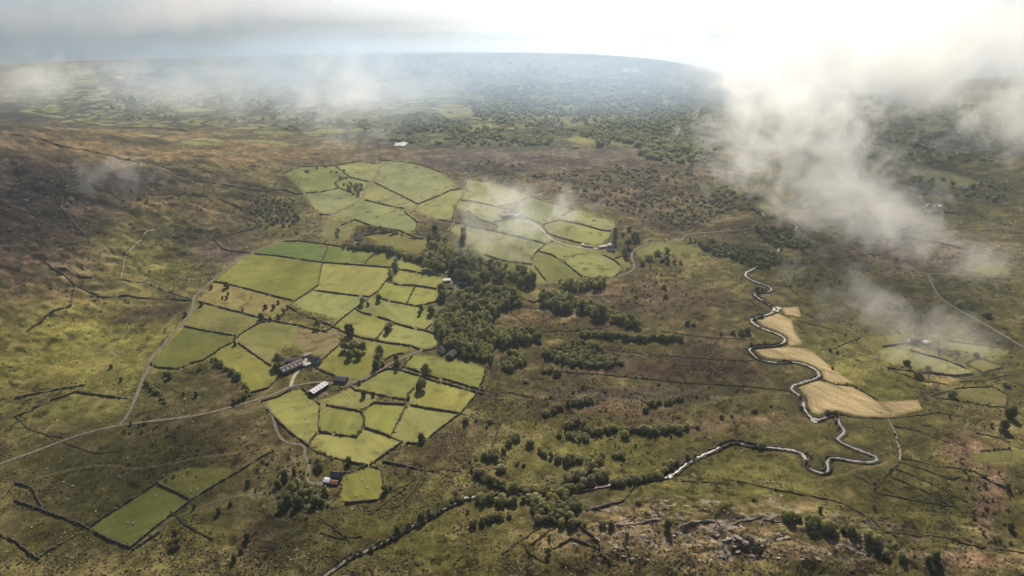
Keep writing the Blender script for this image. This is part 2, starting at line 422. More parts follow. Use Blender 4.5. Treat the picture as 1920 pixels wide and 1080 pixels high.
# land-cover patches: (x, y, rx, ry, cover, weight)
COVER = {'moor':(0.087,0.076,0.024),'moordark':(0.058,0.051,0.018),'bog':(0.090,0.062,0.034),'bogdark':(0.066,0.047,0.024),'heather':(0.040,0.027,0.020),
 'bracken':(0.128,0.090,0.036),'tan':(0.165,0.125,0.058),'sward':(0.165,0.150,0.036),'sward2':(0.128,0.120,0.032),'purple':(0.105,0.078,0.062),
 'farmoor':(0.145,0.130,0.07),'wood':(0.055,0.058,0.028),'pinkgrass':(0.185,0.120,0.072),'rockground':(0.23,0.18,0.14),'reed':(0.045,0.034,0.016)}
PATCHES = [
(60,430,110,130,'heather',1),(70,330,120,80,'heather',1),(150,400,60,40,'heather',.6),(40,232,110,22,'heather',.7),(35,600,25,70,'bogdark',.9),
(230,330,80,24,'heather',.7),(330,340,110,20,'heather',.6),(430,400,80,26,'bogdark',.7),(430,480,60,26,'purple',.9),(400,445,60,22,'heather',.5),(500,395,50,26,'moordark',.9),
(300,265,280,30,'bracken',.9),(520,290,170,22,'bracken',.9),(190,300,90,20,'bracken',.5),(380,385,120,16,'bracken',.6),(250,370,60,16,'tan',.4),(600,270,80,14,'bracken',.7),
(150,500,90,40,'tan',.5),(110,560,70,22,'bracken',.5),(300,510,90,30,'sward2',.6),(270,470,50,30,'sward2',.5),
(190,615,170,40,'sward',1),(330,650,60,40,'sward',.6),(110,690,130,40,'sward',.8),(230,690,60,40,'sward2',.7),(260,590,80,12,'bogdark',.8),(330,575,50,14,'bogdark',.6),
(380,730,80,36,'moordark',.9),(430,720,40,30,'bogdark',.6),(150,775,110,28,'sward2',.8),(60,830,80,30,'moor',.6),
(290,860,220,70,'moordark',.8),(420,800,90,36,'bogdark',.6),(280,800,40,30,'bogdark',.5),(470,860,50,40,'tan',.45),(520,860,40,30,'tan',.5),
(90,1000,100,60,'moordark',.6),(360,1010,60,50,'sward2',.6),(470,1000,24,50,'tan',.9),(430,1040,50,16,'tan',.6),(560,1010,120,40,'moordark',.6),
(700,980,120,30,'moor',.6),(800,1010,120,40,'sward2',.5),(800,880,110,26,'sward2',.6),(860,830,60,30,'bogdark',.7),(820,860,90,16,'bog',.6),
(1060,590,110,26,'bracken',.9),(980,600,50,20,'bracken',.8),(1090,560,60,18,'bog',.6),(1220,560,130,36,'bog',.8),(1200,680,190,16,'bog',.9),(1180,740,170,14,'purple',.5),
(1250,700,160,10,'bog',.9),(1120,785,90,14,'moor',.7),(1330,640,60,24,'bogdark',.9),(1360,700,70,26,'bogdark',.7),(1380,790,110,11,'pinkgrass',.6),(1200,770,80,12,'pinkgrass',.45),
(1100,760,60,10,'pinkgrass',.4),(1090,840,90,20,'moor',.9),(1000,870,60,26,'moor',.8),(1340,870,90,24,'sward2',.5),(1400,860,130,26,'moor',.6),
(1560,910,50,24,'bogdark',.9),(1640,960,60,20,'bogdark',.7),(1720,850,70,40,'moor',.8),(1730,960,120,50,'sward2',.45),(1440,950,80,24,'moor',.6),
(1850,930,22,70,'pinkgrass',.95),(1800,840,30,26,'pinkgrass',.8),(1830,1050,70,14,'pinkgrass',.9),(1860,800,40,20,'tan',.5),(1880,990,20,40,'moordark',.7),
(1300,1000,180,18,'tan',.8),(1250,1012,240,34,'tan',.8),(1450,1040,90,16,'pinkgrass',.6),(1330,980,90,10,'pinkgrass',.7),(1160,985,70,10,'pinkgrass',.8),(1060,1010,30,20,'tan',.8),(1480,940,30,16,'pinkgrass',.9),
(1300,1040,40,16,'tan',.7),(1400,1045,60,12,'moordark',.6),
(1560,660,80,40,'sward2',.35),(1600,700,60,40,'sward2',.5),(1540,560,60,40,'moor',.8),(1680,560,90,30,'bog',.7),(1760,540,80,20,'moordark',.8),(1820,570,60,24,'moordark',.6),
(1600,480,90,24,'purple',.6),(1740,470,140,30,'purple',.6),(1500,500,60,20,'moor',.7),(1560,470,30,12,'bog',.6),(1700,620,90,20,'tan',.4),(1740,650,90,24,'sward2',.6),
(1450,900,150,50,'sward2',.6),(1100,860,160,50,'sward2',.4),(1780,720,40,26,'tan',.5),(1700,720,60,26,'sward2',.5),
(980,300,260,22,'purple',.8),(900,320,80,12,'heather',.5),(1180,330,160,26,'bog',.7),(1130,370,70,14,'bog',.9),(1030,350,80,10,'tan',.6),(1250,380,100,24,'bog',.7),(1330,400,80,18,'moordark',.7),
(1230,420,80,20,'bog',.6),(1370,420,60,16,'bog',.6),(800,300,80,16,'purple',.5),(640,250,90,16,'farmoor',.7),(760,290,70,14,'bracken',.5),
(800,180,100,30,'farmoor',.6),(1650,230,180,40,'wood',.5),(1200,130,260,18,'farmoor',.7),(1050,115,200,12,'farmoor',.6),(1100,190,260,40,'wood',.75),(1250,210,130,40,'wood',.8),
(950,270,160,14,'wood',.6),(750,245,90,12,'wood',.4),(1280,250,120,30,'wood',.7),(1350,160,60,20,'wood',.8),
(1620,400,80,26,'purple',.6),(1760,400,120,30,'moordark',.5),(1450,360,120,40,'moor',.6),
(870,600,60,60,'wood',.9),(860,500,60,26,'wood',.9),(1100,580,80,20,'wood',.5),(1080,670,60,16,'wood',.5),(560,925,50,30,'wood',.8),(1060,940,60,30,'wood',.6),
]
# bare or boggy lines painted as narrow strips of cover: (points, half width px, cover, weight)
STRIPS = [([(210,600),(260,585),(300,582),(345,575)],7,'reed',.9),([(180,650),(230,625),(260,600)],5,'reed',.6),
([(730,830),(800,845),(870,880),(950,885)],8,'bogdark',.9),([(560,1)],1,'reed',0) if False else ([(800,865),(740,900),(690,960)],5,'reed',.6),
([(820,880),(770,925),(740,960)],5,'reed',.6),([(860,800),(820,830),(800,860)],7,'bogdark',.7),([(900,790),(850,810)],6,'bogdark',.7),
([(1290,800),(1400,790),(1470,770)],5,'tan',.35),([(1360,640),(1390,665),(1430,700),(1450,725)],6,'tan',.5),
([(760,375),(790,395),(815,410)],8,'purple',.8),([(745,390),(785,400)],9,'purple',.8),([(875,335),(865,350),(845,355)],10,'purple',.8),([(820,390),(860,405)],7,'purple',.6),
([(1000,340),(1080,350),(1160,362),(1250,372)],4,'tan',.6),([(1030,338),(1110,345),(1180,352)],3,'heather',.7),
([(840,310),(900,318),(960,325)],4,'heather',.8),([(1120,350),(1200,390),(1240,410)],6,'bog',.7),
([(30,795),(90,815),(130,825)],4,'bog',.6),([(520,800),(530,760),(560,735)],10,'bogdark',.6),([(420,760),(460,745)],9,'reed',.8)]

# ------------------------------------------------------------------ the ground sheet
NA = 1400
ang = np.linspace(R(-50), R(50), NA)
dep = np.concatenate([np.linspace(R(62), R(4.6), 1000), np.linspace(R(4.5), R(1.6), 24)])
rad = CAM_H / np.tan(dep)
AA, RR = np.meshgrid(ang, rad)
GX, GY = RR * np.sin(AA), RR * np.cos(AA)
# coast: land ends where these sight lines reach sea level
COAST = [(-260,128),(-60,121),(27,117),(150,112),(300,107),(450,103),(600,99),(750,97),(900,95.5),(1000,96),(1100,98.5),(1200,106),(1260,112.5),(1300,120),(1370,143),(1420,152),(1500,158),(1600,152),(1750,146),(2200,140)]
cpts = np.array(COAST, float)
ca = (cpts[:, 0] - 960) / FPX; cb = -(cpts[:, 1] - 540) / FPX
ct = CAM_H / (SP - cb * CP)
cx, cy = ca * ct, (CP + cb * SP) * ct
coast_ang, coast_rad = np.arctan2(cx, cy), np.hypot(cx, cy)
coast_r = np.interp(AA, coast_ang, coast_rad) + 60 * (fbm(GX / 300, GY / 300, 3) - 0.5)
GZ = height(GX, GY)
shore = sstep(-90, 25, RR - coast_r)
GZ = GZ * (1 - sstep(-500, -40, RR - coast_r)) - 9.0 * shore + 2.5 * (1 - shore) * sstep(-700, -200, RR - coast_r)
# wooded low ridge along the shore
GZ += 14 * np.exp(-((RR - coast_r + 260) / 120) ** 2) * (0.3 + fbm(GX / 180, GY / 180, 3))
PU, PV = project(GX, GY, GZ)

# river bed: a shallow incision along the digitised course
def line_world(pts):
    a = np.array(pts, float); return ground_at(a[:, 0], a[:, 1])
RIV_W = line_world(smooth_line(RIVER, 2)); RIVUP_W = line_world(smooth_line(RIVER_UP, 2))
rd = np.minimum(poly_dist(GX, GY, [tuple(p[:2]) for p in RIV_W], 24.0), poly_dist(GX, GY, [tuple(p[:2]) for p in RIVUP_W], 24.0))
GZ -= 1.7 * np.exp(-(rd / 5.0) ** 2)

land = np.empty(GX.shape + (3,), np.float32); land[:] = COVER['moor']
wob_u = PU + 60 * (fbm(GX / 60, GY / 60, 3) - 0.5) * np.clip(700 / np.maximum(RR, 300), 0.2, 1.2) * 1.2
wob_v = PV + 34 * (fbm(GX / 60 + 40, GY / 60, 3) - 0.5) * np.clip(700 / np.maximum(RR, 300), 0.2, 1.2)
farw = sstep(330, 240, PV)[..., None]
land[:] = land * (1 - farw) + np.array(COVER['farmoor'], np.float32) * farw
for (x, y, rx, ry, c, w) in PATCHES:
    m = (np.abs(wob_u - x) < 2.2 * rx) & (np.abs(wob_v - y) < 2.2 * ry)
    q = np.exp(-(((wob_u[m] - x) / rx) ** 2 + ((wob_v[m] - y) / ry) ** 2) * 0.9)
    q = (np.clip(q * 1.5, 0, 1) * w)[:, None].astype(np.float32)
    land[m] = land[m] * (1 - q) + np.array(COVER[c], np.float32) * q
for (pts, hw, c, w) in STRIPS:
    d = poly_dist(wob_u, wob_v, pts, hw * 2.5)
    m = d < hw * 2.4
    q = (np.exp(-(d[m] / hw) ** 2) * w)[:, None].astype(np.float32)
    land[m] = land[m] * (1 - q) + np.array(COVER[c], np.float32) * q
# natural mosaic: heather / bracken / grass mixing at several scales
n_a = fbm(GX / 70, GY / 70, 5, 0.6); n_b = fbm(GX / 24 + 31, GY / 15, 4, 0.6); n_c = fbm(GX / 8 + 7, GY / 8, 3, 0.6)
strk = fbm((GX + 0.35 * GY) / 55, (GY - 0.35 * GX) / 9, 4, 0.6)
calm = np.ones(GX.shape)
for (x, y, rx, ry, q) in [(190,650,230,90,.8),(1480,850,280,170,.7),(1100,900,220,110,.65),(250,880,280,110,.65),(1250,600,160,70,.35),(1600,600,130,110,.5),(760,1000,200,60,.5)]:
    calm *= 1 - q * np.exp(-((PU - x) / rx) ** 2 - ((PV - y) / ry) ** 2)
mos = (n_a - 0.5) * 1.1 + (n_b - 0.5) * 0.9
t_dark = np.clip(sstep(0.05, 0.24, mos + 0.35 * (strk - 0.5) + 0.25 * (n_c - 0.5)) * 0.85 * calm, 0, 1)[..., None]
t_tan = np.clip(sstep(0.06, 0.28, -mos + 0.5 * (n_c - 0.5)) * 0.85 * calm, 0, 1)[..., None]
land[:] = land * (1 - t_dark) + land * np.array((0.52, 0.46, 0.55), np.float32) * t_dark
land[:] = land * (1 - t_tan) + (land * np.array((1.5, 1.36, 1.3), np.float32) + 0.014) * t_tan
land *= (1 + 0.9 * (strk - 0.5) * sstep(700, 1300, PU + 0 * PV))[..., None].astype(np.float32)
land *= (0.42 + 1.16 * n_c)[..., None].astype(np.float32)
# bare slabs, heather and bleached grass on the rocky knoll
km = np.exp(-((GX - 150) / 150) ** 2 - ((GY - 395) / 42) ** 2) + 0.45 * np.exp(-((GX - 330) / 110) ** 2 - ((GY - 350) / 45) ** 2)
km = sstep(0.45, 0.8, km + 0.3 * (n_b - 0.5))
rk = (sstep(0.60, 0.66, fbm(GX / 9, GY / 5, 4, 0.6)) * km * 0.85)[..., None].astype(np.float32)
hk = (sstep(0.53, 0.62, fbm(GX / 14 + 50, GY / 8, 4, 0.6)) * km * 0.85)[..., None].astype(np.float32)
tk = (sstep(0.45, 0.6, fbm(GX / 22 + 90, GY / 14, 3, 0.6)) * km * 0.8)[..., None].astype(np.float32)
land[:] = land * (1 - tk) + np.array((0.21, 0.155, 0.075), np.float32) * tk
land[:] = land * (1 - hk) + np.array((0.055, 0.045, 0.02), np.float32) * hk
land[:] = land * (1 - rk) + np.array((0.25, 0.205, 0.165), np.float32) * rk
tuss = np.full(GX.shape, 0.62, np.float32)
# scrub dots on the moor: dark gorse and rush tufts as land cover
dots = sstep(0.64, 0.70, fbm(GX / 5.5, GY / 5.5, 2, 0.4)) * sstep(0.45, 0.62, n_a)
land *= (1 - 0.6 * dots)[..., None].astype(np.float32)
# far patchwork of small fields
seeds = []
rs = np.random.default_rng(5)
for k in range(1000):
    seeds.append((rs.uniform(0, 1280), 117 + 150 * rs.random() ** 1.25))
seeds = ground_at([s[0] for s in seeds], [s[1] for s in seeds])[:, :2]
fz = (PV > 98) & (PV < 272) & (PU < 1330) & (PU > -60) & (RR > 1500)
X_, Y_ = GX[fz], GY[fz]
d1 = np.full(X_.shape, 1e9); d2 = d1.copy(); idx = np.zeros(X_.shape, int)
for i, (sx, sy) in enumerate(seeds):
    dd = np.maximum(np.abs((X_ - sx) * 0.62 + (Y_ - sy) * 0.18), np.abs((Y_ - sy) - 0.15 * (X_ - sx)))
    new = dd < d1
    d2 = np.where(new, d1, np.minimum(d2, dd)); idx = np.where(new, i, idx); d1 = np.where(new, dd, d1)
hedge = sstep(11, 4, d2 - d1)
kind = rs.random(len(seeds))
zone = np.exp(-((PU[fz] - 360) / 330) ** 2 - ((PV[fz] - 190) / 50) ** 2) + 0.95 * np.exp(-((PU[fz] - 880) / 330) ** 2 - ((PV[fz] - 205) / 40) ** 2)
is_f = (kind[idx] < np.clip(zone * 1.05, 0, 0.9))
fc = np.where((kind[idx] * 7.3 % 1 < 0.6)[:, None], np.array((0.19, 0.195, 0.065)), np.array((0.24, 0.215, 0.085))) * (0.8 + 0.4 * ((kind[idx] * 13.7) % 1))[:, None]
sub = land[fz]
w = (is_f * 0.85)[:, None]
sub = sub * (1 - w) + fc * w
hw_ = (hedge * np.clip(zone + 0.45, 0, 1) * 0.95)[:, None]
sub = sub * (1 - hw_) + np.array((0.03, 0.032, 0.016)) * hw_
land[fz] = sub.astype(np.float32)
# sand along the shore beyond the dunes
sand = (sstep(-70, -20, RR - coast_r) * sstep(1040, 1200, PU))[..., None].astype(np.float32)
land[:] = land * (1 - sand) + np.array((0.42, 0.37, 0.29), np.float32) * sand
# river margins: dark rushes, with the banks' shade painted into the same colour
bank = (np.exp(-(rd / 8.0) ** 2) * 0.75 * (0.55 + 0.9 * n_b))[..., None].clip(0, 0.9).astype(np.float32)
land[:] = land * (1 - bank) + np.array(COVER['reed'], np.float32) * bank

def stamp(poly, colour, rough, weight=1.0, feather=0.0):
    us = [p[0] for p in poly]; vs_ = [p[1] for p in poly]
    ii = np.where((PU > min(us)) & (PU < max(us)) & (PV > min(vs_)) & (PV < max(vs_)) & (RR < 6000))
    ins = in_poly(PU[ii], PV[ii], poly)
    return (ii[0][ins], ii[1][ins])
# grassy verges join the walled fields into one farmland
def blur(a, n):
    for _ in range(2):
        for ax in (0, 1):
            c = np.cumsum(np.pad(a, [(n + 1, n) if i == ax else (0, 0) for i in (0, 1)], mode='edge'), axis=ax)
            a = (np.take(c, range(2 * n + 1, c.shape[ax]), ax) - np.take(c, range(0, c.shape[ax] - 2 * n - 1), ax)) / (2 * n + 1)
    return a
inpast = np.zeros(GX.shape, np.float64)
for tone, poly in PASTURES: inpast[stamp(poly, None, None)] = 1.0
verge = (sstep(0.14, 0.6, blur(inpast, 7) + 0.25 * (n_b - 0.5)) * 0.9)[..., None].astype(np.float32)
vcol = (np.array((0.198, 0.178, 0.052))[None, None] * (0.6 + 0.8 * n_c)[..., None]).astype(np.float32)
land[:] = land * (1 - verge) + vcol * verge
field_sets = []
mow = 0
for tone, poly in PASTURES:
    s = stamp(poly, None, None)
    c = np.array(TONE[tone]) * random.uniform(0.82, 1.02) * np.array((random.uniform(0.88, 1.02), 1.0, random.uniform(0.85, 1.2)))
    gx, gy = GX[s], GY[s]
    ph = random.uniform(0, 3.14)
    st = fbm((gx * math.cos(ph) + gy * math.sin(ph)) / 60, (-gx * math.sin(ph) + gy * math.cos(ph)) / 6.0, 3, 0.6) - 0.5
    big = fbm(gx / 45 + 3, gy / 45, 4, 0.55) - 0.5
    rushes = sstep(0.60, 0.74, fbm(gx / 13 + 9, gy / 10, 4, 0.6)) * (0.85 if tone in ('rough', 'olive', 'palegreen', 'far') else 0.45)
    cc = c[None, :] * (1 + 0.40 * st + 0.75 * big)[:, None]
    cc = cc * (1 - rushes[:, None]) + np.array((0.09, 0.075, 0.03)) * rushes[:, None]
    dry = sstep(0.05, 0.3, big)[:, None] * 0.35
    cc = cc * (1 - dry) + np.array((0.25, 0.215, 0.075)) * dry
    land[s] = cc
    tuss[s] = 0.34 if tone in ('rough', 'olive') else 0.17
    field_sets.append((tone, poly, s))
# farmyards, worn gateways and tracks trodden across the grass
def paint(mask_q, colour):
    m = mask_q > 0.01
    q = mask_q[m][:, None].astype(np.float32)
    land[m] = land[m] * (1 - q) + np.array(colour, np.float32) * q
for (x, y, rx, ry, w) in [(570,680,24,10,.85),(596,690,14,6,.5),(963,407,20,4.5,.8),(1140,464,16,4,.7),(851,528,14,6,.8),(872,531,14,4,.6),(622,902,20,8,.75),(598,906,14,5,.6),(1722,644,22,4,.6),(672,451,12,4,.6),(604,738,16,6,.6),(648,718,12,5,.5),(836,661,10,5,.6),(1100,465,12,3,.5)]:
    q = np.exp(-((PU - x) / rx) ** 2 - ((PV - y) / ry) ** 2); paint(np.clip(q * 1.5 - 0.25 + 0.5 * (n_c - 0.5), 0, 1) * w, (0.20, 0.168, 0.125))
for (x, y) in [(447,538),(506,553),(728,564),(753,536),(676,555),(782,617),(826,717),(766,760),(626,814),(572,362),(500,602),(447,637),(606,759),(684,800),(1003,497),(1024,438),(922,433),(997,369),(360,938),(297,906),(620,403),(702,341),(783,383),(646,760)]:
    q = np.exp(-((PU - x) / 6.5) ** 2 - ((PV - y) / 4.0) ** 2); paint(np.clip(q * 1.4 - 0.15 + 0.5 * (n_c - 0.5), 0, 1) * 0.7, (0.19, 0.15, 0.09))
for pts in [[(447,538),(520,560),(590,575),(640,590)],[(753,536),(745,550),(735,565)],[(826,717),(790,735),(766,760),(720,775),(690,800)],[(626,814),(650,800),(640,780),(606,759)],[(676,555),(640,530),(610,510)],[(360,938),(300,960),(240,985),(190,1000)],[(500,602),(450,612),(400,610),(360,600)],
            [(783,383),(760,350),(730,320),(712,305)],[(922,433),(900,450),(930,470),(990,490)],[(1003,497),(1030,505),(1085,520)],[(1024,438),(1070,436),(1120,445)],[(620,403),(690,400),(740,415)],[(447,637),(480,655),(510,680)],[(828,640),(780,630),(740,622)],
            [(150,640),(200,660),(260,650),(300,640)],[(40,720),(120,690),(220,680),(270,690)],[(300,540),(340,520),(380,490)],[(60,900),(160,870),(260,880),(360,860),(440,850)],[(1300,760),(1400,740),(1480,735)],[(1420,900),(1500,905),(1600,885),(1660,870)],[(960,640),(1020,650),(1100,690),(1200,730)],[(780,880),(840,900),(880,915)],[(1100,990),(1180,1000),(1260,1005),(1380,1000),(1480,1020)]]:
    W_ = line_world(smooth_line(pts, 2)); W_ = [tuple(p[:2]) for p in W_]
    d = poly_dist(GX + 9 * (n_b - 0.5), GY + 9 * (n_b - 0.5), W_, 6.0)
    paint(np.exp(-(d / 1.5) ** 2) * 0.42 * (d < 5.9), (0.22, 0.175, 0.09))
hay_sets = []
for poly in HAY:
    s = stamp(poly, None, None)
    gx, gy = GX[s], GY[s]
    # swaths follow the field edge
    wp = line_world(poly + [poly[0]])
    de = poly_dist(gx, gy, [tuple(p[:2]) for p in wp], 60.0)
    sw = 0.5 + 0.5 * np.sin(de / 5.2 * 2 * math.pi + 3 * fbm(gx / 30, gy / 30, 2))
    cc = np.array((0.39, 0.295, 0.155))[None, :] * (0.80 + 0.16 * sw + 0.9 * (fbm((gx - gy) / 30, (gx + gy) / 5, 3, 0.6) - 0.5) + 0.4 * (fbm(gx / 22, gy / 22, 4) - 0.5))[:, None]
    edge = sstep(5, 0, de)[:, None] * 0.5
    cc = cc * (1 - edge) + np.array((0.2, 0.15, 0.06)) * edge
    land[s] = cc; tuss[s] = 0.2
    hay_sets.append((poly, s))

nr, na = GX.shape
gid = np.arange(nr * na).reshape(nr, na)
F = np.stack([gid[:-1, :-1], gid[:-1, 1:], gid[1:, 1:], gid[1:, :-1]], -1).reshape(-1, 4)
GV = np.stack([GX, GY, GZ], -1).reshape(-1, 3)
def add_cover(me, c, t):
    a = me.attributes.new("cover", 'FLOAT_COLOR', 'POINT')
    rgba = np.ones((len(c), 4), np.float32); rgba[:, :3] = np.clip(c, 0.004, 0.8); a.data.foreach_set("color", rgba.ravel())
    b = me.attributes.new("tussock", 'FLOAT', 'POINT'); b.data.foreach_set("value", np.ascontiguousarray(t, np.float32))
me = np_mesh("ground", GV, F, True)
landf = land.reshape(-1, 3); tussf = tuss.reshape(-1)
add_cover(me, landf, tussf)
tag(link("ground", me, M['land']), kind="structure")

def drape(name, sel, lift, label):
    mask = np.zeros(nr * na, bool); mask[sel[0] * na + sel[1]] = True
    # faces with all corners inside
    f = F[mask[F].all(1)]
    if len(f) < 3: return None
    used, inv = np.unique(f, return_inverse=True)
    V = GV[used].copy(); V[:, 2] += lift
    me = np_mesh(name, V, inv.reshape(f.shape), True)
    add_cover(me, landf[used], tussf[used])
    o = link(name, me, M['land'])
    tag(o, label, None, None, "structure")
    return o
for tone, poly, s in field_sets: drape("pasture", s, 0.12, None)
for poly, s in hay_sets: drape("hay_field", s, 0.14, None)

# sea
def sea_mesh():
    a = np.linspace(R(-56), R(56), 80); r = np.geomspace(1800, 14500, 60)
    A, Q = np.meshgrid(a, r)
    V = np.stack([Q * np.sin(A), Q * np.cos(A), np.full(A.shape, -1.0)], -1).reshape(-1, 3)
    g = np.arange(A.size).reshape(A.shape)
    f = np.stack([g[:-1, :-1], g[:-1, 1:], g[1:, 1:], g[1:, :-1]], -1).reshape(-1, 4)
    return np_mesh("sea", V, f, True)
tag(link("sea", sea_mesh(), M['sea']), kind="structure")

# ------------------------------------------------------------------ ribbons: roads, tracks, river
def ribbon(name, px_pts, width, mat, lift, rounds=2, wvar=0.0, step=4.0, base=None):
    P = base if base is not None else line_world(smooth_line(px_pts, rounds))
    C, L = resample(P, step)
    T = np.gradient(C, axis=0); T /= np.maximum(np.hypot(T[:, 0], T[:, 1])[:, None], 1e-6)
    Nn = np.stack([-T[:, 1], T[:, 0]], 1)
    wv = width * (1 + wvar * (fbm(C[:, 0] / 25, C[:, 1] / 25, 3) - 0.5) * 2)
    cols = []
    for q in (-0.5, -0.25, 0, 0.25, 0.5):
        p = C + Nn * (wv * q)[:, None]
        z = height(p[:, 0], p[:, 1]) + lift
        cols.append(np.stack([p[:, 0], p[:, 1], z], 1))
    V = np.stack(cols, 1).reshape(-1, 3); n = len(C)
    g = np.arange(n * 5).reshape(n, 5)
    f = np.stack([g[:-1, :-1], g[:-1, 1:], g[1:, 1:], g[1:, :-1]], -1).reshape(-1, 4)[:, ::-1]
    o = link(name, np_mesh(name, V, f, True), mat)
    tag(o, kind="structure")
    return o
ROADS = [
("road",[(0,870),(28,860),(75,843),(117,827),(160,812),(223,797),(300,788),(367,780),(417,768),(470,753),(507,742),(545,725),(560,722),(593,716),(615,717),(642,722),(663,717),(688,708),(710,696),(727,684),(752,673),(773,662),(802,656),(825,654),(842,647),(850,640)],4.6,'road',0.30),
("farm_track",[(545,725),(547,719),(549,710),(557,698),(568,685),(575,672)],5.0,'palegravel',0.36),
("road",[(223,797),(238,783),(253,750),(263,723),(267,713),(279,693),(280,677),(290,663),(307,647),(323,625),(350,598),(363,574),(362,562),(367,553),(390,533),(407,520),(448,485),(473,473),(507,460),(527,453),(558,444),(583,435),(608,424),(619,413),(620,403),(642,393),(663,383),(680,370),(682,355),(695,342),(703,332),(712,317),(707,302),(704,298)],4.4,'road',0.33),
("farm_track",[(497,757),(506,768),(512,782),(518,807),(528,825),(543,832),(568,834),(573,841),(570,855),(580,868),(578,882),(575,903),(590,908)],3.8,'road',0.27),
("farm_track",[(967,414),(997,417),(1013,427),(1027,442),(1037,451),(1063,460),(1093,466),(1117,467),(1133,464)],5.0,'palegravel',0.3),
("road",[(973,540),(1017,532),(1060,529),(1100,528),(1133,525),(1173,515),(1192,503),(1183,482),(1187,468),(1223,455),(1257,455),(1278,452),(1282,442),(1300,438),(1330,436),(1403,430),(1450,420)],4.4,'road',0.3),
("farm_track",[(857,545),(852,535),(850,527),(862,521)],4.0,'road',0.3),
("farm_track",[(1600,470),(1630,480),(1663,492),(1713,507),(1740,514),(1780,513),(1847,518),(1893,520),(1930,523)],4.0,'road',0.3),
("farm_track",[(1740,514),(1747,533),(1760,557),(1790,577),(1827,597),(1887,632),(1930,658)],4.0,'road',0.33),
("farm_track",[(1587,615),(1600,623),(1613,632),(1630,652),(1647,673)],3.0,'road',0.3),
("sheep_path",[(300,985),(330,970),(380,950),(420,935),(470,927),(520,922)],2.6,'road',0.2),
("sheep_path",[(245,1037),(290,1000),(310,985)],2.4,'road',0.2),
]
for nm, pts, w, m, lift in ROADS: ribbon(nm, pts, w * 0.72, M[m], lift, wvar=0.12)
_i = int(np.argmin(np.hypot(*(RIV_W[:, :2] - at(1262, 888)[:2]).T)))
ribbon("river", RIVER, 3.3, M['river'], -0.45, wvar=0.75, step=3.0, base=RIV_W[:_i + 1])
ribbon("stream", RIVER, 1.5, M['river'], -0.5, wvar=0.8, step=3.0, base=RIV_W[_i:])
ribbon("river", RIVER_UP, 3.8, M['river'], -0.45, wvar=0.4, step=3.0, base=RIVUP_W)
def pool(px, py, rx, ry, name="pond", lift=0.25):
    pts = []
    for k in range(26):
        a = k / 26 * 2 * math.pi; q = 1 + 0.35 * math.sin(2.3 * a + px) * math.cos(a * 1.7) + 0.12 * math.sin(5 * a + py)
        pts.append((px + rx * q * math.cos(a), py + ry * q * math.sin(a)))
    W = ground_at([p[0] for p in pts], [p[1] for p in pts]); z = W[:, 2].mean() + lift
    bm = bmesh.new(); bm.faces.new([bm.verts.new((p[0], p[1], z)) for p in W][::-1]); bmesh.ops.recalc_face_normals(bm, faces=bm.faces)
    me = bm_mesh(name, bm)
    if me.polygons[0].normal.z < 0: me.flip_normals()
    return tag(link(name, me, M['river']), kind="structure")
pool(752, 271, 13, 4.2, lift=1.2); pool(1739, 386, 4, 2.6, lift=1.5); pool(1757, 387, 9, 2.6, lift=1.5)
pool(1455, 580, 8, 5); pool(1257, 893, 3.5, 3); pool(1528, 787, 8, 5); pool(869, 933, 9, 3)

# ------------------------------------------------------------------ labels that tell look-alikes apart by what they stand beside
LANDMARKS = [("the long brown shed",545,690),("the white-roofed barn",598,731),("the white-gabled cottage",828,657),("the red-roofed outhouse",627,907),
 ("the mist-veiled farm",965,404),("the white-walled farm",1145,462),("the ruined fold",670,450),("the farm beside the wood",850,526),
 ("the fork of the two roads",230,790),("the bend of the hill road",363,568),("the narrow walled paddock",262,970),("the top of the hill road",706,300),
 ("the square hay field",1485,585),("the biggest hay field",1580,745),("the hooked river loop",1648,858),("the farm beyond the river",1720,641),("the fork of the pale tracks",1740,514),
 ("the rocky knoll",1250,1020),("the dense wood",880,600),("the heather slope",70,420),("the lone tall tree",870,438),("the bracken spur",300,280),
 ("the oval scrub island",1080,665),("the stream thicket",1060,940),("the pond on the moor",752,271),("the hedged oval meadow",1850,745),("the corner tree",790,820),
 ("the lane to the lower farm",570,845),("the S-bend in the valley road",1187,478),("the twin ponds",1750,386),("the dark-roofed field barn",640,712)]
ORD = ["", "second ", "third ", "fourth ", "fifth ", "sixth ", "seventh ", "eighth ", "ninth ", "tenth ", "eleventh ", "twelfth ", "thirteenth ", "fourteenth ", "fifteenth ", "sixteenth ", "seventeenth ", "eighteenth ", "nineteenth ", "twentieth "]
def where_phrases(items, marks=None):
    """items: list of (px, py) -> phrases such as 'second above the white-roofed barn', all different"""
    marks = marks or LANDMARKS
    buckets = {}
    for i, (x, y) in enumerate(items):
        best = min(range(len(marks)), key=lambda k: (marks[k][1] - x) ** 2 + (1.7 * (marks[k][2] - y)) ** 2)
        n, lx, ly = marks[best]
        dx, dy = x - lx, (y - ly) * 1.7
        if abs(dx) > abs(dy): d = "on the river side of" if dx > 0 else "on the hill side of"
        else: d = "below" if dy > 0 else "above"
        buckets.setdefault((n, d), []).append((dx * dx + dy * dy, i))
    out = [None] * len(items)
    for (n, d), l in buckets.items():
        for r, (_, i) in enumerate(sorted(l)):
            if r < len(ORD): out[i] = ORD[r] + d + " " + n
            else: out[i] = "number %d out " % (r + 1) + d + " " + n
    return out

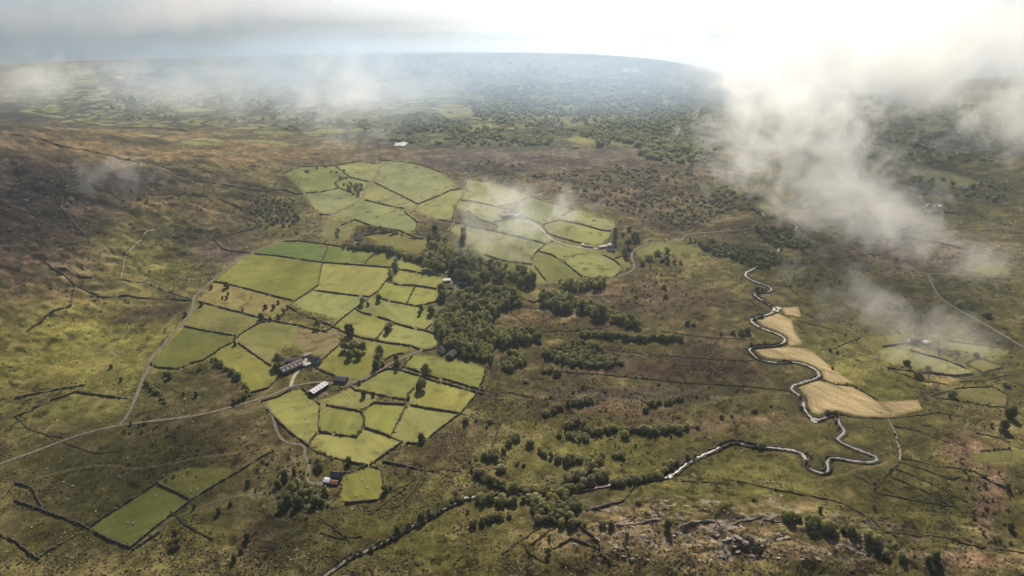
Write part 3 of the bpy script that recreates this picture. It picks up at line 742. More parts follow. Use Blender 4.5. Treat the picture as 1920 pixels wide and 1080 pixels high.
# ------------------------------------------------------------------ dry stone walls, banks and hedges
WALLS = """
w 82,490 143,537 187,557 250,557 310,561 360,564
w 372,566 383,568 407,575 448,585 473,592 493,598 540,607 560,610 585,617 612,622
w 402,528 425,532 445,537
w 449,538 480,546 505,553
w 508,554 548,563
w 543,572 560,560 585,543 597,535 600,512 605,493
w 605,491 608,480 615,463
w 417,467 448,472 470,475
w 478,476 523,480 560,486 603,492 660,496 733,502
w 400,448 417,467
w 402,447 432,440 470,430 490,423
w 685,493 692,484 703,477
w 530,453 560,452 610,458 643,463
w 748,505 780,510
w 783,511 827,517
w 723,527 740,532 752,536
w 755,535 777,535 818,542
w 778,537 763,568
w 723,528 710,545 692,558 668,577 638,600 627,610 612,622
w 587,544 630,550 673,555
w 680,555 692,557
w 715,560 728,564
w 732,565 775,573
w 778,575 810,568 827,562 848,548 850,542 838,540
w 668,580 680,587 697,591
w 708,594 727,600 742,607 778,617
w 783,617 800,621 822,629
w 798,618 810,608
w 543,575 560,587 588,597 607,605 625,612 643,622 667,630 683,635
w 684,635 707,639 727,643 772,649 787,655
w 705,636 717,622 727,610
w 643,627 635,648 615,665 597,682
w 592,690 630,706
w 722,675 735,667 757,662
w 633,733 657,723 687,713 710,699 725,692 748,693 788,705 823,717
w 828,717 880,732 907,739
w 757,688 785,697 823,710
w 830,710 880,725 909,733
w 752,692 760,682 773,669
w 793,658 825,652 832,648 823,630
w 658,724 667,732 677,733 707,740 760,750
w 763,750 765,740 775,728
w 700,755 730,757 758,759
w 680,768 700,757
w 770,760 815,768 863,775
w 735,813 750,782 762,760
w 612,760 645,766 680,772 683,790 677,807 668,819 628,815
w 623,814 600,810 597,797 600,762
w 567,728 580,741 590,752 600,759
w 490,753 520,744 547,731
w 500,767 525,792 550,815 575,833 593,847
w 597,848 613,855 643,863 672,870 690,873
w 693,873 724,850 755,828
w 683,802 720,814 753,828
w 762,831 785,832 797,827
w 797,827 830,800 867,772 893,740 908,722 913,685
w 580,830 595,812
w 698,875 713,880 718,897 723,920 710,938 680,941 647,943
w 642,888 663,883 687,873
w 507,847 443,887 400,912 360,937 300,983 247,1025
w 28,938 80,957 130,975 160,987 187,1003 220,1018 247,1027
w 170,987 200,967 233,947 297,904
w 297,908 330,923 358,938
w 0,1003 28,1015 50,1031 70,1047
w 70,1047 105,1025 143,1003
w 250,1031 275,1014 300,998
w 282,681 292,689 333,692 357,682 382,675 397,666 415,653 435,643 447,632
w 447,630 462,620 482,608 500,602
w 345,612 390,621 437,629
w 447,643 473,662 508,686
w 470,737 503,728 520,710
w 0,247 28,253 67,258 100,270 150,280 200,290 300,311 333,328 383,341 467,354 505,360
w 60,209 113,215 150,230 200,238 283,240 350,245
w 117,367 115,390 140,420 168,448
w 168,448 143,457 110,462
p 227,523 233,483 253,460 290,430
p 228,523 270,530 303,542 333,553 358,561
w 100,502 140,515 173,522
w 143,537 133,567
w 53,620 93,590 133,573
w 283,363 367,367 417,375 457,392 460,407 493,423
w 28,747 100,732 160,722
w 28,783 97,750 143,735
w 145,735 200,743 240,748
d 33,783 53,803 93,817 120,820
w 530,326 563,313 622,311 647,307 675,302 706,307
w 630,312 655,331
w 656,332 682,339 692,341
w 655,332 638,337 627,344 636,352 603,360 573,362
w 568,363 555,364 528,356 505,358
w 701,342 742,362 783,383
w 784,383 820,369 845,357 867,354
w 684,375 733,387 758,391
w 638,353 660,362
w 598,402 619,403
w 640,423 665,412 700,425 747,432 783,447
w 683,442 713,437 743,435
w 767,447 793,448
w 758,397 782,417 780,430 790,446
w 710,300 750,303 783,308 805,314 830,325
p 875,335 868,348 875,355 868,367 860,377 854,390 850,407 852,417 845,426 837,435
w 867,376 895,380 928,387 950,392
w 935,388 970,380 993,369 1018,357
w 995,369 1037,382 1077,393
w 1075,394 1053,405
w 877,395 898,411 923,419 935,425 920,433
w 923,418 962,409
w 820,412 850,416 882,425 920,432 967,443 1022,457
w 983,407 1018,422 1025,437 1050,446 1095,458 1110,462
w 1019,421 1047,413 1087,420 1128,432 1145,434
w 1035,453 1020,460 1003,475 995,488
w 997,496 972,493 943,489 908,478
w 1013,472 1035,478 1060,494 1092,519
w 1003,500 1015,515 1027,530
w 1132,523 1155,518 1163,508
w 1128,477 1150,487 1162,497
w 1153,485 1167,480
w 980,560 1000,567 1018,562
d 970,572 1005,578 1047,577
d 1370,900 1410,908 1450,917 1480,922 1540,934 1580,943
d 1582,945 1610,960 1640,977 1663,1000 1700,1001 1747,1004 1813,1021 1893,1032 1930,1037
d 1280,902 1330,905 1363,904
p 1665,787 1677,807 1688,847 1688,865
d 1687,867 1663,890 1638,920 1638,952
d 1672,798 1723,808 1780,831
d 1690,858 1735,868 1780,876 1827,884
d 1688,866 1740,883 1780,897 1800,893
d 1678,877 1747,907 1813,941
d 1668,892 1730,920 1790,951
d 1642,925 1713,938 1793,951
d 1750,947 1765,966 1780,983 1820,1018
d 1553,774 1575,776 1597,782 1663,785 1730,778 1757,773 1800,780
d 1747,742 1800,727 1860,725 1890,741 1887,763
d 1887,764 1850,761 1813,753 1755,746
d 1810,682 1837,670 1880,687
d 1880,689 1843,698 1812,684
d 1777,640 1847,648 1900,656
w 1657,650 1682,646 1707,642
w 1707,657 1740,667 1773,675 1808,690
d 1450,533 1477,538 1503,560
d 1493,600 1530,610 1557,617 1587,628
d 1540,712 1570,722 1600,723 1625,738 1645,751
d 950,580 993,613 1017,623
d 1020,622 1073,620 1120,615 1173,608
d 1203,610 1233,620 1280,627 1340,634 1400,636
d 1140,655 1207,663 1280,669 1350,674 1413,676
d 1053,697 1140,703 1210,710 1280,718 1370,722 1478,732
w 1100,957 1135,948 1170,938 1187,913
d 1227,933 1220,950 1240,970
p 1160,987 1200,982 1240,974
p 1280,986 1313,978 1373,984 1413,974 1430,965
p 1433,973 1463,980
w 1090,987 1123,1017 1127,1037 1140,1050
w 1037,1030 1073,1010
w 1075,1011 1123,1030
d 913,685 900,730 890,760
d 920,735 960,737 1000,745
d 985,755 950,780 940,790
d 760,915 700,960 690,965
d 1020,1055 985,1030 1040,990
d 1690,465 1640,480 1620,470
d 1690,440 1750,432 1850,425 1893,420
d 1620,478 1680,466 1710,455
d 1740,310 1800,325 1860,345
d 1630,905 1600,890
d 1010,990 940,1040
d 1700,1003 1730,1030
d 660,1020 640,1000 590,965
d 590,962 570,960 540,945
w 717,866 757,873 797,883
d 800,884 830,880 865,884
d 796,886 760,912 726,920
d 796,888 770,925 745,950 690,958
w 1828,884 1860,905 1893,918
d 1780,722 1720,712 1690,700
d 1893,702 1850,712 1800,716
d 1600,500 1660,520 1700,560
d 1560,655 1590,642 1614,633
w 1665,690 1720,697 1790,705 1822,702
d 1760,640 1755,655 1762,668
d 1830,812 1870,820 1893,830
d 1840,845 1893,842
w 1640,452 1700,446 1760,455 1815,470
d 905,760 935,800 920,850
d 862,775 905,790 940,795
d 600,1000 640,1010 680,1005
d 320,960 350,985 400,1010
d 120,830 180,850 230,845
w 28,905 60,915 82,955
"""
def wall_mesh(name, P, h, wb, wt, jit, step, seed, patchy=0.0):
    C, L = resample(P, step)
    rg = np.random.default_rng(seed)
    n = len(C)
    T = np.gradient(C, axis=0); T /= np.maximum(np.hypot(T[:, 0], T[:, 1])[:, None], 1e-6)
    Nn = np.stack([-T[:, 1], T[:, 0]], 1)
    C = C + Nn * (rg.normal(0, 0.18 + jit * 0.3, n))[:, None]
    hh = h * (1 + jit * rg.normal(0, 0.35, n)).clip(0.35, 1.6)
    low = rg.random(n) < 0.05
    hh = np.where(low, hh * 0.45, hh)
    slump = fbm(C[:, 0] / 16 + seed, C[:, 1] / 16, 3)
    hh = hh * np.where(slump > 0.66, 0.35, 1.0) * (0.82 + 0.36 * slump)
    if patchy > 0: hh = hh * np.clip(0.25 + patchy * 5 * (fbm(C[:, 0] / 22 + seed, C[:, 1] / 22, 3) - 0.5), 0.05, 1.5)
    cols = []
    for q, z in ((-0.5 * wb, -0.5), (-0.46 * wb, 0.45), (-0.5 * wt, 1.0), (0.5 * wt, 1.0), (0.46 * wb, 0.45), (0.5 * wb, -0.5)):
        off = q * (1 + jit * rg.normal(0, 0.4, n))
        p = C + Nn * off[:, None]
        zz = height(p[:, 0], p[:, 1]) + (hh * z * (1 + jit * 0.4 * rg.normal(0, 0.3, n)) if z > 0 else z)
        cols.append(np.stack([p[:, 0], p[:, 1], zz], 1))
    k = len(cols)
    V = np.stack(cols, 1).reshape(-1, 3)
    g = np.arange(n * k).reshape(n, k)
    f = np.stack([g[:-1, :-1], g[:-1, 1:], g[1:, 1:], g[1:, :-1]], -1).reshape(-1, 4)[:, ::-1]
    caps = np.array([[g[0, 0], g[0, 1], g[0, 4], g[0, 5]], [g[0, 1], g[0, 2], g[0, 3], g[0, 4]], [g[-1, 5], g[-1, 4], g[-1, 1], g[-1, 0]], [g[-1, 4], g[-1, 3], g[-1, 2], g[-1, 1]]])
    return np_mesh(name, V, np.concatenate([f, caps]))
wl = []
for line in WALLS.strip().splitlines():
    k, *pts = line.split()
    wl.append((k, [tuple(map(float, p.split(","))) for p in pts]))
mids = []
for k, pts in wl:
    i = len(pts) // 2
    mids.append(((pts[i][0] + pts[i - 1][0]) / 2, (pts[i][1] + pts[i - 1][1]) / 2))
phr = {}
for kk in "wpd":
    ids = [i for i, (k, _) in enumerate(wl) if k == kk]
    for i, ph in zip(ids, where_phrases([mids[i] for i in ids])): phr[i] = ph
M['bank'] = noise_mat('rushy_bank', (0.03, 0.024, 0.011), (0.075, 0.06, 0.026), 0.8, bump=0.6, objinfo=0.2)
for i, (k, pts) in enumerate(wl):
    P = line_world(pts)
    L = np.hypot(*np.diff(P[:, :2], axis=0).T).sum()
    v = np.diff(P[:, :2], axis=0); turn = np.abs(np.diff(np.unwrap(np.arctan2(v[:, 1], v[:, 0])))).sum() if len(v) > 1 else 0
    shape = "bent" if turn > 0.9 else ("curved" if turn > 0.25 else "straight")
    size = "long" if L > 150 else ("short" if L < 55 else "")
    adj = (size + " " + shape).strip()
    if k == 'd':
        o = link("field_bank", wall_mesh("field_bank", P, 0.75, 2.2, 0.8, 0.5, 3.0, i), M['bank'])
        tag(o, adj + " dark rushy bank, " + phr[i], "bank", "rush-grown banks and ditches on the bog")
    elif k == 'p':
        o = link("stone_wall", wall_mesh("stone_wall", P, 1.2, 2.0, 0.9, 0.45, 2.6, i), M['palestone'])
        tag(o, adj + " pale tumbled stone wall, " + phr[i], "wall", "pale tumbled walls")
    else:
        o = link("stone_wall", wall_mesh("stone_wall", P, 1.9, 1.3, 0.8, 0.28, 2.2, i), M['stone'])
        tag(o, adj + " dark dry stone wall, " + phr[i], "wall", "dry stone walls between the fields")

def side_line(Pw, off):
    C, L = resample(Pw, 6.0)
    T = np.gradient(C, axis=0); T /= np.maximum(np.hypot(T[:, 0], T[:, 1])[:, None], 1e-6)
    Q = C + np.stack([-T[:, 1], T[:, 0]], 1) * off
    return Q
for Pw, off in ((RIV_W[:_i + 1], 2.5), (RIV_W[:_i + 1], -2.5), (RIVUP_W, 2.6), (RIVUP_W, -2.6), (RIV_W[_i:], 1.6), (RIV_W[_i:], -1.6)):
    q = side_line(Pw, off)
    small = abs(off) < 2
    tag(link("river_bank", wall_mesh("river_bank", q, 0.7 if small else 1.2, 1.8 if small else 2.4, 0.9, 0.6, 2.6, int(abs(off) * 10 + len(q)), 1.0), M['palestone'] if small and off > 0 else M['bank']), kind="structure")
# ------------------------------------------------------------------ foliage
def ico(sub):
    bm = bmesh.new(); bmesh.ops.create_icosphere(bm, subdivisions=sub, radius=1.0)
    V = np.array([v.co[:] for v in bm.verts]); Fc = np.array([[v.index for v in f.verts] for f in bm.faces]); bm.free()
    return V, Fc
ICO1, ICO2 = ico(1), ico(2)
def foliage(seed, lobes=14, leaves=60, spread=0.62, zlo=0.45, zhi=1.35, rl=(0.28, 0.44), leaf=(0.06, 0.115), core=0.92, tall=1.0):
    """crown of leaf clumps: triangles of unit radius, standing on z=0"""
    rg = np.random.default_rng(seed)
    Vs, Fs, nv = [], [], 0
    iv, ifc = ICO1
    for k in range(lobes):
        a = rg.random() * 2 * math.pi; q = math.sqrt(rg.uniform(0.15, 1)) * spread
        t = rg.random()
        z = zlo + (zhi - zlo) * t
        q *= 1.0 - 0.55 * max(0, t - 0.45) / 0.55
        c = np.array((q * math.cos(a), q * math.sin(a), z * tall)); r = rg.uniform(*rl)
        d = iv / np.linalg.norm(iv, axis=1)[:, None]
        disp = core * r * (1 + 0.10 * rg.normal(0, 1, len(d)))[:, None]
        Vs.append(c + d * disp * np.array((1, 1, 0.85))); Fs.append(ifc + nv); nv += len(d)
        m = leaves
        d = rg.normal(0, 1, (m, 3)); d[:, 2] += 0.25; d /= np.linalg.norm(d, axis=1)[:, None]
        p = c + d * (r * rg.uniform(0.86, 1.10, m))[:, None]
        nrm = d + rg.normal(0, 0.33, (m, 3)); nrm /= np.linalg.norm(nrm, axis=1)[:, None]
        u = np.cross(nrm, rg.normal(0, 1, (m, 3))); u /= np.linalg.norm(u, axis=1)[:, None]
        w = np.cross(nrm, u); s = rg.uniform(*leaf, m)[:, None]
        quad = np.stack([p - u * s, p + w * s * 0.7, p + u * s, p - w * s * 0.7], 1).reshape(-1, 3)
        b = np.arange(m)[:, None] * 4 + nv
        Vs.append(quad); Fs.append(np.concatenate([b + np.array([0, 1, 2]), b + np.array([0, 2, 3])])); nv += 4 * m
    V = np.concatenate(Vs); V[:, 2] = np.maximum(V[:, 2], 0.02)
    return V, np.concatenate(Fs)
def trunk_mesh(name, seed, h=0.75):
    rg = random.Random(seed); bm = bmesh.new()
    def limb(p0, p1, r0, r1, n=6):
        a = Vector(p0); b = Vector(p1); d = (b - a).normalized()
        u = d.orthogonal().normalized(); w = d.cross(u)
        ring0 = [bm.verts.new(a + (u * math.cos(t) + w * math.sin(t)) * r0) for t in [i / n * 2 * math.pi for i in range(n)]]
        ring1 = [bm.verts.new(b + (u * math.cos(t) + w * math.sin(t)) * r1) for t in [i / n * 2 * math.pi for i in range(n)]]
        for i in range(n): bm.faces.new((ring0[i], ring0[(i + 1) % n], ring1[(i + 1) % n], ring1[i]))
    limb((0, 0, -0.08), (0.02, 0, h * 0.55), 0.11, 0.075)
    for k in range(5):
        a = k * 1.26 + rg.random()
        limb((0.02, 0, h * (0.42 + 0.05 * k)), (0.42 * math.cos(a), 0.42 * math.sin(a), h * 1.25), 0.05, 0.015, 5)
    bmesh.ops.recalc_face_normals(bm, faces=bm.faces)
    return bm_mesh(name, bm)

CROWN, BUSH = {}, {}
TRUNK = [trunk_mesh("trunk", k) for k in range(3)]
for t in TRUNK: t.materials.append(M['bark'])
for kind in ('leaf', 'leaf_pale', 'leaf_dark', 'willow'):
    CROWN[kind] = []; BUSH[kind] = []
    for k in range(4):
        if kind == 'leaf_pale': V, Fc = foliage(100 + k, 15, 80, 0.66, 0.55, 1.6, (0.24, 0.38), core=0.7)
        elif kind == 'leaf_dark': V, Fc = foliage(200 + k, 15, 80, 0.5, 0.3, 1.5, (0.32, 0.46))
        elif kind == 'willow': V, Fc = foliage(300 + k, 12, 85, 0.6, 0.3, 1.1, (0.28, 0.42))
        else: V, Fc = foliage(400 + k, 14, 85)
        me = np_mesh("crown", V, Fc); me.materials.append(M[kind]); CROWN[kind].append(me)
        V, Fc = foliage(500 + k, 9, 70, 0.55, 0.2, 0.72, (0.30, 0.46), (0.06, 0.12))
        me = np_mesh("bush", V, Fc); me.materials.append(M[kind]); BUSH[kind].append(me)

plants = []   # dicts: kind tree/bush, px, py, w(px), mat, group, label(None = single)
def single(px, py, w, mat='leaf', kind='tree', tall=1.0): plants.append(dict(kind=kind, px=px, py=py, w=w, mat=mat, tall=tall, group=None, label=None))
def fill(poly, w, mats, kind, group, label, spacing=0.8, seed=0, maxn=9999):
    rg = random.Random(seed + 17); xs = [p[0] for p in poly]; ys = [p[1] for p in poly]
    pts = []; tries = 0
    arr = [(x, y) for x, y in poly]
    while tries < 6000 and len(pts) < maxn:
        tries += 1
        x, y = rg.uniform(min(xs), max(xs)), rg.uniform(min(ys), max(ys))
        if not in_poly(np.array([x]), np.array([y]), arr)[0]: continue
        ww = w * rg.uniform(0.75, 1.6)
        if all(((x - a) / (spacing * w)) ** 2 + ((y - b) / (0.62 * spacing * w)) ** 2 > 1 for a, b in pts):
            pts.append((x, y))
            plants.append(dict(kind=kind, px=x, py=y, w=ww, mat=rg.choice(mats), tall=rg.uniform(0.85, 1.2), group=group, label=label))
def row(pts, w, mats, kind, group, label, spread=3, spacing=0.62, seed=0, n=1):
    rg = random.Random(seed + 5)
    for (x0, y0), (x1, y1) in zip(pts[:-1], pts[1:]):
        L = math.hypot(x1 - x0, y1 - y0); m = max(1, int(L / (w * spacing)))
        for i in range(m):
            for _ in range(n):
                if rg.random() < 0.12: continue
                t = (i + rg.random()) / m; sp = spread
                plants.append(dict(kind=kind, px=x0 + (x1 - x0) * t + rg.uniform(-sp, sp), py=y0 + (y1 - y0) * t + rg.uniform(-sp, sp) * 0.7,
                                   w=w * rg.uniform(0.7, 1.75), mat=rg.choice(mats), tall=rg.uniform(0.85, 1.2), group=group, label=label))
S = single
for a in [(425,533,15,'leaf_dark'),(397,537,9,'leaf_dark'),(428,549,7,'leaf_dark'),(418,557,7,'leaf_dark'),(425,557,8,'leaf_dark'),(379,568,11,'leaf_dark'),(349,587,11,'leaf_dark'),(455,581,8,'leaf_dark'),
 (498,574,10,'leaf_dark'),(513,574,11,'leaf_dark'),(522,566,8,'leaf_dark'),(540,575,8,'leaf_dark'),(533,583,10,'leaf_dark'),(523,593,11,'leaf_dark'),(490,592,15,'leaf_dark'),(508,597,9,'leaf_dark'),
 (441,629,8,'leaf_dark'),(441,643,10,'leaf_dark'),(310,618,6,'leaf_dark'),(524,672,30,'leaf'),(518,688,14,'leaf_dark'),(655,617,26,'leaf_dark'),(597,607,18,'leaf_pale'),
 (647,648,22,'leaf'),(663,646,27,'leaf'),(679,649,24,'leaf'),(656,664,20,'leaf'),(672,664,18,'leaf'),(712,655,22,'leaf'),(708,668,16,'leaf'),(705,682,20,'leaf_dark'),(718,680,11,'leaf'),(744,672,14,'leaf_dark',1.5),(746,682,14,'leaf_dark',1.4),
 (800,690,24,'leaf'),(791,719,26,'leaf'),(785,726,18,'leaf_dark'),(732,608,18,'leaf'),(726,616,16,'leaf_dark'),(683,737,15,'leaf_dark'),(701,738,11,'leaf_dark'),(675,716,10,'leaf_dark'),(766,745,9,'leaf_dark'),
 (790,818,17,'leaf_dark'),(793,826,10,'leaf_dark'),(598,866,22,'leaf'),(600,874,18,'leaf'),(654,862,17,'leaf_dark'),(722,914,19,'leaf'),(535,888,22,'leaf_dark'),(548,912,24,'leaf'),(557,903,18,'leaf'),(540,934,28,'leaf'),
 (560,940,26,'leaf_dark'),(528,948,20,'leaf_dark'),(580,922,26,'leaf'),(592,938,24,'leaf_dark'),(611,918,20,'leaf'),(553,884,14,'leaf_dark'),(521,906,18,'leaf_dark'),(566,926,22,'leaf_dark'),(605,940,16,'leaf_dark'),
 (870,434,19,'leaf_dark',1.3),(869,444,17,'leaf_dark',1.2),(815,430,19,'leaf_dark'),(808,446,20,'leaf_dark'),(822,447,20,'leaf_dark'),(836,452,18,'leaf_dark'),(804,467,11,'leaf_dark'),(804,474,9,'leaf_dark'),
 (710,558,16,'leaf_dark'),(680,564,16,'leaf_pale'),(690,569,9,'leaf'),(828,542,26,'leaf_dark'),(830,552,20,'leaf_dark'),(809,580,20,'leaf_dark'),(790,576,13,'leaf_dark'),(787,586,10,'leaf_dark'),
 (1153,434,14,'leaf_dark',1.3),(1153,446,14,'leaf_dark',1.3),(1153,455,12,'leaf_dark'),(1178,455,20,'leaf'),(1171,470,14,'leaf_dark',1.3),(1175,479,14,'leaf_dark'),(1190,438,26,'willow'),(1180,426,14,'willow'),(1168,437,10,'willow'),
 (333,1013,24,'leaf'),(330,997,16,'leaf_dark'),(465,1004,18,'leaf_dark'),(440,1043,16,'leaf_dark'),(452,1030,12,'leaf_dark'),(365,948,11,'leaf_dark'),(410,956,13,'leaf_dark'),(432,944,12,'leaf_dark'),(466,905,16,'leaf_dark'),(262,796,7,'leaf_dark'),
 (318,703,15,'leaf_dark'),(310,700,10,'leaf_dark'),(375,690,9,'leaf_dark'),(368,738,11,'leaf_dark'),(345,737,8,'leaf_dark'),(228,710,10,'leaf_dark'),(209,686,9,'leaf_dark'),
 (1253,981,21,'leaf_dark'),(1752,1040,24,'leaf_dark'),(1740,1047,16,'leaf_dark'),(1690,1038,24,'willow'),(1660,1034,20,'willow'),(1880,795,24,'leaf_dark'),(1893,770,26,'leaf_dark'),(1888,912,16,'leaf_dark'),(1895,985,18,'leaf_dark'),(1537,954,12,'leaf_dark',1.3),
 (1028,1034,17,'leaf_pale'),(1085,1004,12,'leaf_pale'),(1030,1005,10,'leaf'),(855,925,15,'leaf'),(822,945,11,'leaf'),(806,958,16,'leaf'),(790,968,20,'leaf_dark'),(766,984,13,'leaf'),(745,993,20,'leaf_dark'),(873,790,13,'leaf_dark'),(262,1040,0,'leaf')]:
    if a[2] > 0: S(a[0], a[1], a[2], a[3], 'tree', a[4] if len(a) > 4 else 1.0)
for a in [(1246,538,13),(1248,555,12),(1193,556,9),(1222,580,6),(1290,605,15),(1300,608,10),(1230,528,7),(1287,803,11),(1307,800,9),(1352,781,11),(1371,778,9),(1415,768,13),(1409,770,9),(1445,760,8),(1306,742,9),(1175,1000,9),
 (1412,595,11),(1425,590,14),(1446,571,9),(1418,543,15),(1428,541,10),(1400,620,18),(1389,621,19),(1374,622,13),(1352,625,8),(1408,645,10),(1432,643,9),(1500,744,12),(1502,764,9),(1551,773,12),(1566,775,13),(1568,789,9),(1572,800,9),(1513,866,13),(1521,855,8),(1424,834,18),(1512,846,10),(1300,860,8),(1288,856,16),(1302,852,10),(1352,829,11),
 (875,787,16),(932,738,8),(920,789,14),(892,787,9),(912,800,10),(990,760,8),(1092,724,10),(1032,743,9),(1075,735,8),(1020,695,12),(985,715,10),(1040,705,9),(1235,720,8),(1330,725,7),(970,870,9),(982,871,10),(972,866,8),(893,860,8),(880,864,9),
 (1640,905,8),(1413,935,8),(1560,690,7),(1555,655,10),(1570,660,9),(1680,575,13),(1700,680,15),(1760,655,10),(1795,660,10),(1830,665,12),(1720,700,22),(1740,690,14),(1785,738,20),(1885,720,14),(1870,640,10),(1850,590,16),(1820,575,14),(1800,570,18),
 (1740,340,14),(1710,333,12),(1680,485,9),(245,420,7),(262,372,12),(275,378,10),(135,375,16),(128,385,12)]:
    S(a[0], a[1], a[2] * 1.1, random.choice(['willow', 'leaf', 'leaf_dark']), 'bush')
fill([(785,482),(800,462),(830,455),(850,468),(880,475),(905,490),(915,515),(895,528),(870,518),(840,503),(800,496)], 15, ['leaf','leaf','leaf_dark','willow'], 'tree', "trees of the upper wood", "rounded tree crowded into the wood above the pale-roofed farm", 0.52, 1)
fill([(915,492),(950,498),(985,506),(990,522),(955,520),(925,512)], 15, ['leaf_pale','leaf_pale','leaf'], 'tree', "tall open trees beside the lane", "tall pale open-crowned tree in the belt beside the lane", 0.85, 2)
fill([(968,512),(998,508),(1000,528),(975,532)], 16, ['leaf_dark'], 'tree', "dark trees at the lane bend", "dark round tree in the clump where the lane bends", 0.7, 22)
fill([(868,547),(900,537),(935,540),(972,548),(980,562),(960,574),(935,572),(918,594),(922,620),(905,630),(930,640),(922,662),(925,672),(880,666),(852,652),(838,638),(825,622),(818,600),(828,582),(852,570)], 15, ['leaf','leaf','leaf_dark','leaf','willow'], 'tree', "trees of the dense wood", "rounded leafy tree packed inside the dense wood", 0.5, 3)
fill([(925,628),(960,617),(1008,616),(1010,630),(960,638),(930,643)], 13, ['leaf','leaf_dark'], 'tree', "trees of the wood's tail", "tree in the tongue of wood reaching out over the bog", 0.62, 4)
fill([(1010,548),(1040,547),(1090,560),(1130,575),(1178,592),(1198,606),(1180,607),(1130,590),(1070,578),(1020,568)], 14, ['leaf','leaf_dark','willow','leaf'], 'tree', "trees of the long shelter belt", "round tree in the long shelter belt running down to the bog", 0.56, 5)
fill([(1050,527),(1100,526),(1135,520),(1128,534),(1080,540),(1048,540)], 12, ['leaf','leaf_dark','willow'], 'tree', "trees below the valley road", "bushy tree in the thicket just below the valley road", 0.62, 6)
fill([(1018,655),(1080,640),(1130,652),(1120,664),(1165,680),(1120,687),(1060,678),(1025,668)], 13, ['leaf','leaf_dark','leaf'], 'bush', "bushes of the oval scrub island", "dense bush in the oval scrub island on the bog", 0.55, 7)
fill([(940,675),(960,660),(985,668),(982,685),(950,692)], 13, ['leaf','leaf_dark'], 'bush', "bushes below the wood", "dark bush in the patch just below the dense wood", 0.6, 8)
row([(1000,690),(1025,693),(1055,697)], 12, ['leaf','leaf_dark'], 'bush', "bushes on the bog edge", "low bush in the broken row under the scrub island", 4, 0.6, 9)
row([(1090,626),(1115,628),(1150,628),(1185,634),(1220,633),(1280,636)], 11, ['leaf','leaf_dark'], 'bush', "bushes along the drain", "bush in the long line along the bog drain", 3, 0.5, 10, 2)
fill([(1290,448),(1350,454),(1400,465),(1465,478),(1468,490),(1430,500),(1400,490),(1340,474)], 12, ['willow','leaf','willow'], 'bush', "willow scrub by the upper river", "grey-green willow bush massed beside the upper river", 0.62, 11)
fill([(1418,425),(1500,432),(1523,450),(1513,466),(1440,455)], 12, ['willow','leaf'], 'bush', "willow scrub beyond the upper river", "grey-green willow bush beyond the upper river bend", 0.66, 12)
row([(643,462),(672,463),(700,463),(722,468),(748,478),(788,488)], 10, ['leaf_dark','leaf','willow'], 'bush', "bushes of the sunken hedge line", "bush in the sunken line below the ruined fold", 4, 0.45, 13, 2)
row([(745,486),(738,500),(730,512),(728,519)], 12, ['leaf','willow'], 'tree', "trees at the field corner", "small tree in the column between the upper fields", 3, 0.6, 14)
row([(1195,495),(1215,485),(1235,475),(1252,470)], 13, ['willow','leaf'], 'bush', "bushes inside the road bend", "bush in the strip inside the valley road bend", 3, 0.6, 15)
row([(1235,488),(1270,490),(1285,493)], 10, ['willow','leaf'], 'bush', "bushes under the river meadow", "small bush in the row under the river meadow", 2, 0.6, 16)
row([(670,436),(700,428),(725,433),(757,441)], 8, ['leaf_dark'], 'bush', "bushes above the ruined fold", "small dark bush on the bank above the ruined fold", 3, 0.9, 17)
row([(630,425),(634,440),(640,450)], 8, ['leaf_dark'], 'bush', "bushes beside the ruined fold", "small dark bush in the column beside the ruined fold", 2, 0.7, 18)
row([(397,668),(410,680),(438,698),(455,715),(466,738),(440,752)], 11, ['leaf_dark'], 'bush', "bushes of the dark hedge", "dark thorn bush in the curving hedge of the rough hollow", 3, 0.42, 19)
row([(270,716),(297,737),(312,755)], 9, ['leaf_dark'], 'bush', "thorns of the hollow ditch", "low dark thorn along the ditch of the rough hollow", 2, 0.5, 20)
G = "bushes of the stream thicket"; T_ = "rounded bush in the thick ribbon along the lower stream"
row([(888,872),(903,890),(928,905),(962,915),(1000,920),(1042,926)], 17, ['willow','willow','leaf'], 'bush', G, T_, 7, 0.42, 30, 2)
row([(1042,926),(1078,915),(1110,902),(1140,885)], 18, ['willow','leaf','willow'], 'bush', G, T_, 8, 0.42, 31, 2)
row([(1062,897),(1098,886),(1122,868),(1115,850),(1108,862)], 16, ['willow','leaf'], 'bush', G, T_, 5, 0.42, 32, 2)
row([(893,935),(920,932),(950,938),(985,936),(1012,940)], 18, ['willow','leaf'], 'bush', G, T_, 5, 0.5, 33, 2)
fill([(1000,945),(1055,925),(1088,945),(1070,965),(1085,982),(1050,982),(1003,975)], 17, ['willow','leaf','willow','leaf_dark'], 'bush', G, T_, 0.58, 34)
row([(908,855),(926,850),(943,866),(942,882)], 15, ['willow','leaf'], 'bush', "bushes of the fold gully", "rounded bush in the short gully above the stream thicket", 5, 0.5, 35, 2)
row([(948,845),(953,825),(968,808),(974,822),(948,815)], 15, ['willow','leaf'], 'bush', "bushes of the upper clump", "rounded bush in the clump at the gully head", 5, 0.55, 36)
row([(995,832),(1016,845),(1034,853),(1062,862),(1082,858),(1106,858)], 14, ['willow','leaf'], 'bush', "bushes of the scalloped line", "rounded bush in the scalloped line on the green bog", 3, 0.62, 37, 2)
row([(1108,857),(1130,853),(1145,856),(1172,852)], 12, ['willow','leaf'], 'bush', "bushes of the scalloped line", "rounded bush in the scalloped line on the green bog", 3, 0.7, 38, 2)
row([(1040,818),(1062,800),(1082,790),(1100,800),(1110,815),(1080,822),(1050,812)], 12, ['willow','leaf'], 'bush', "bushes of the middle gully", "small rounded bush in the middle gully clump", 7, 0.42, 39)
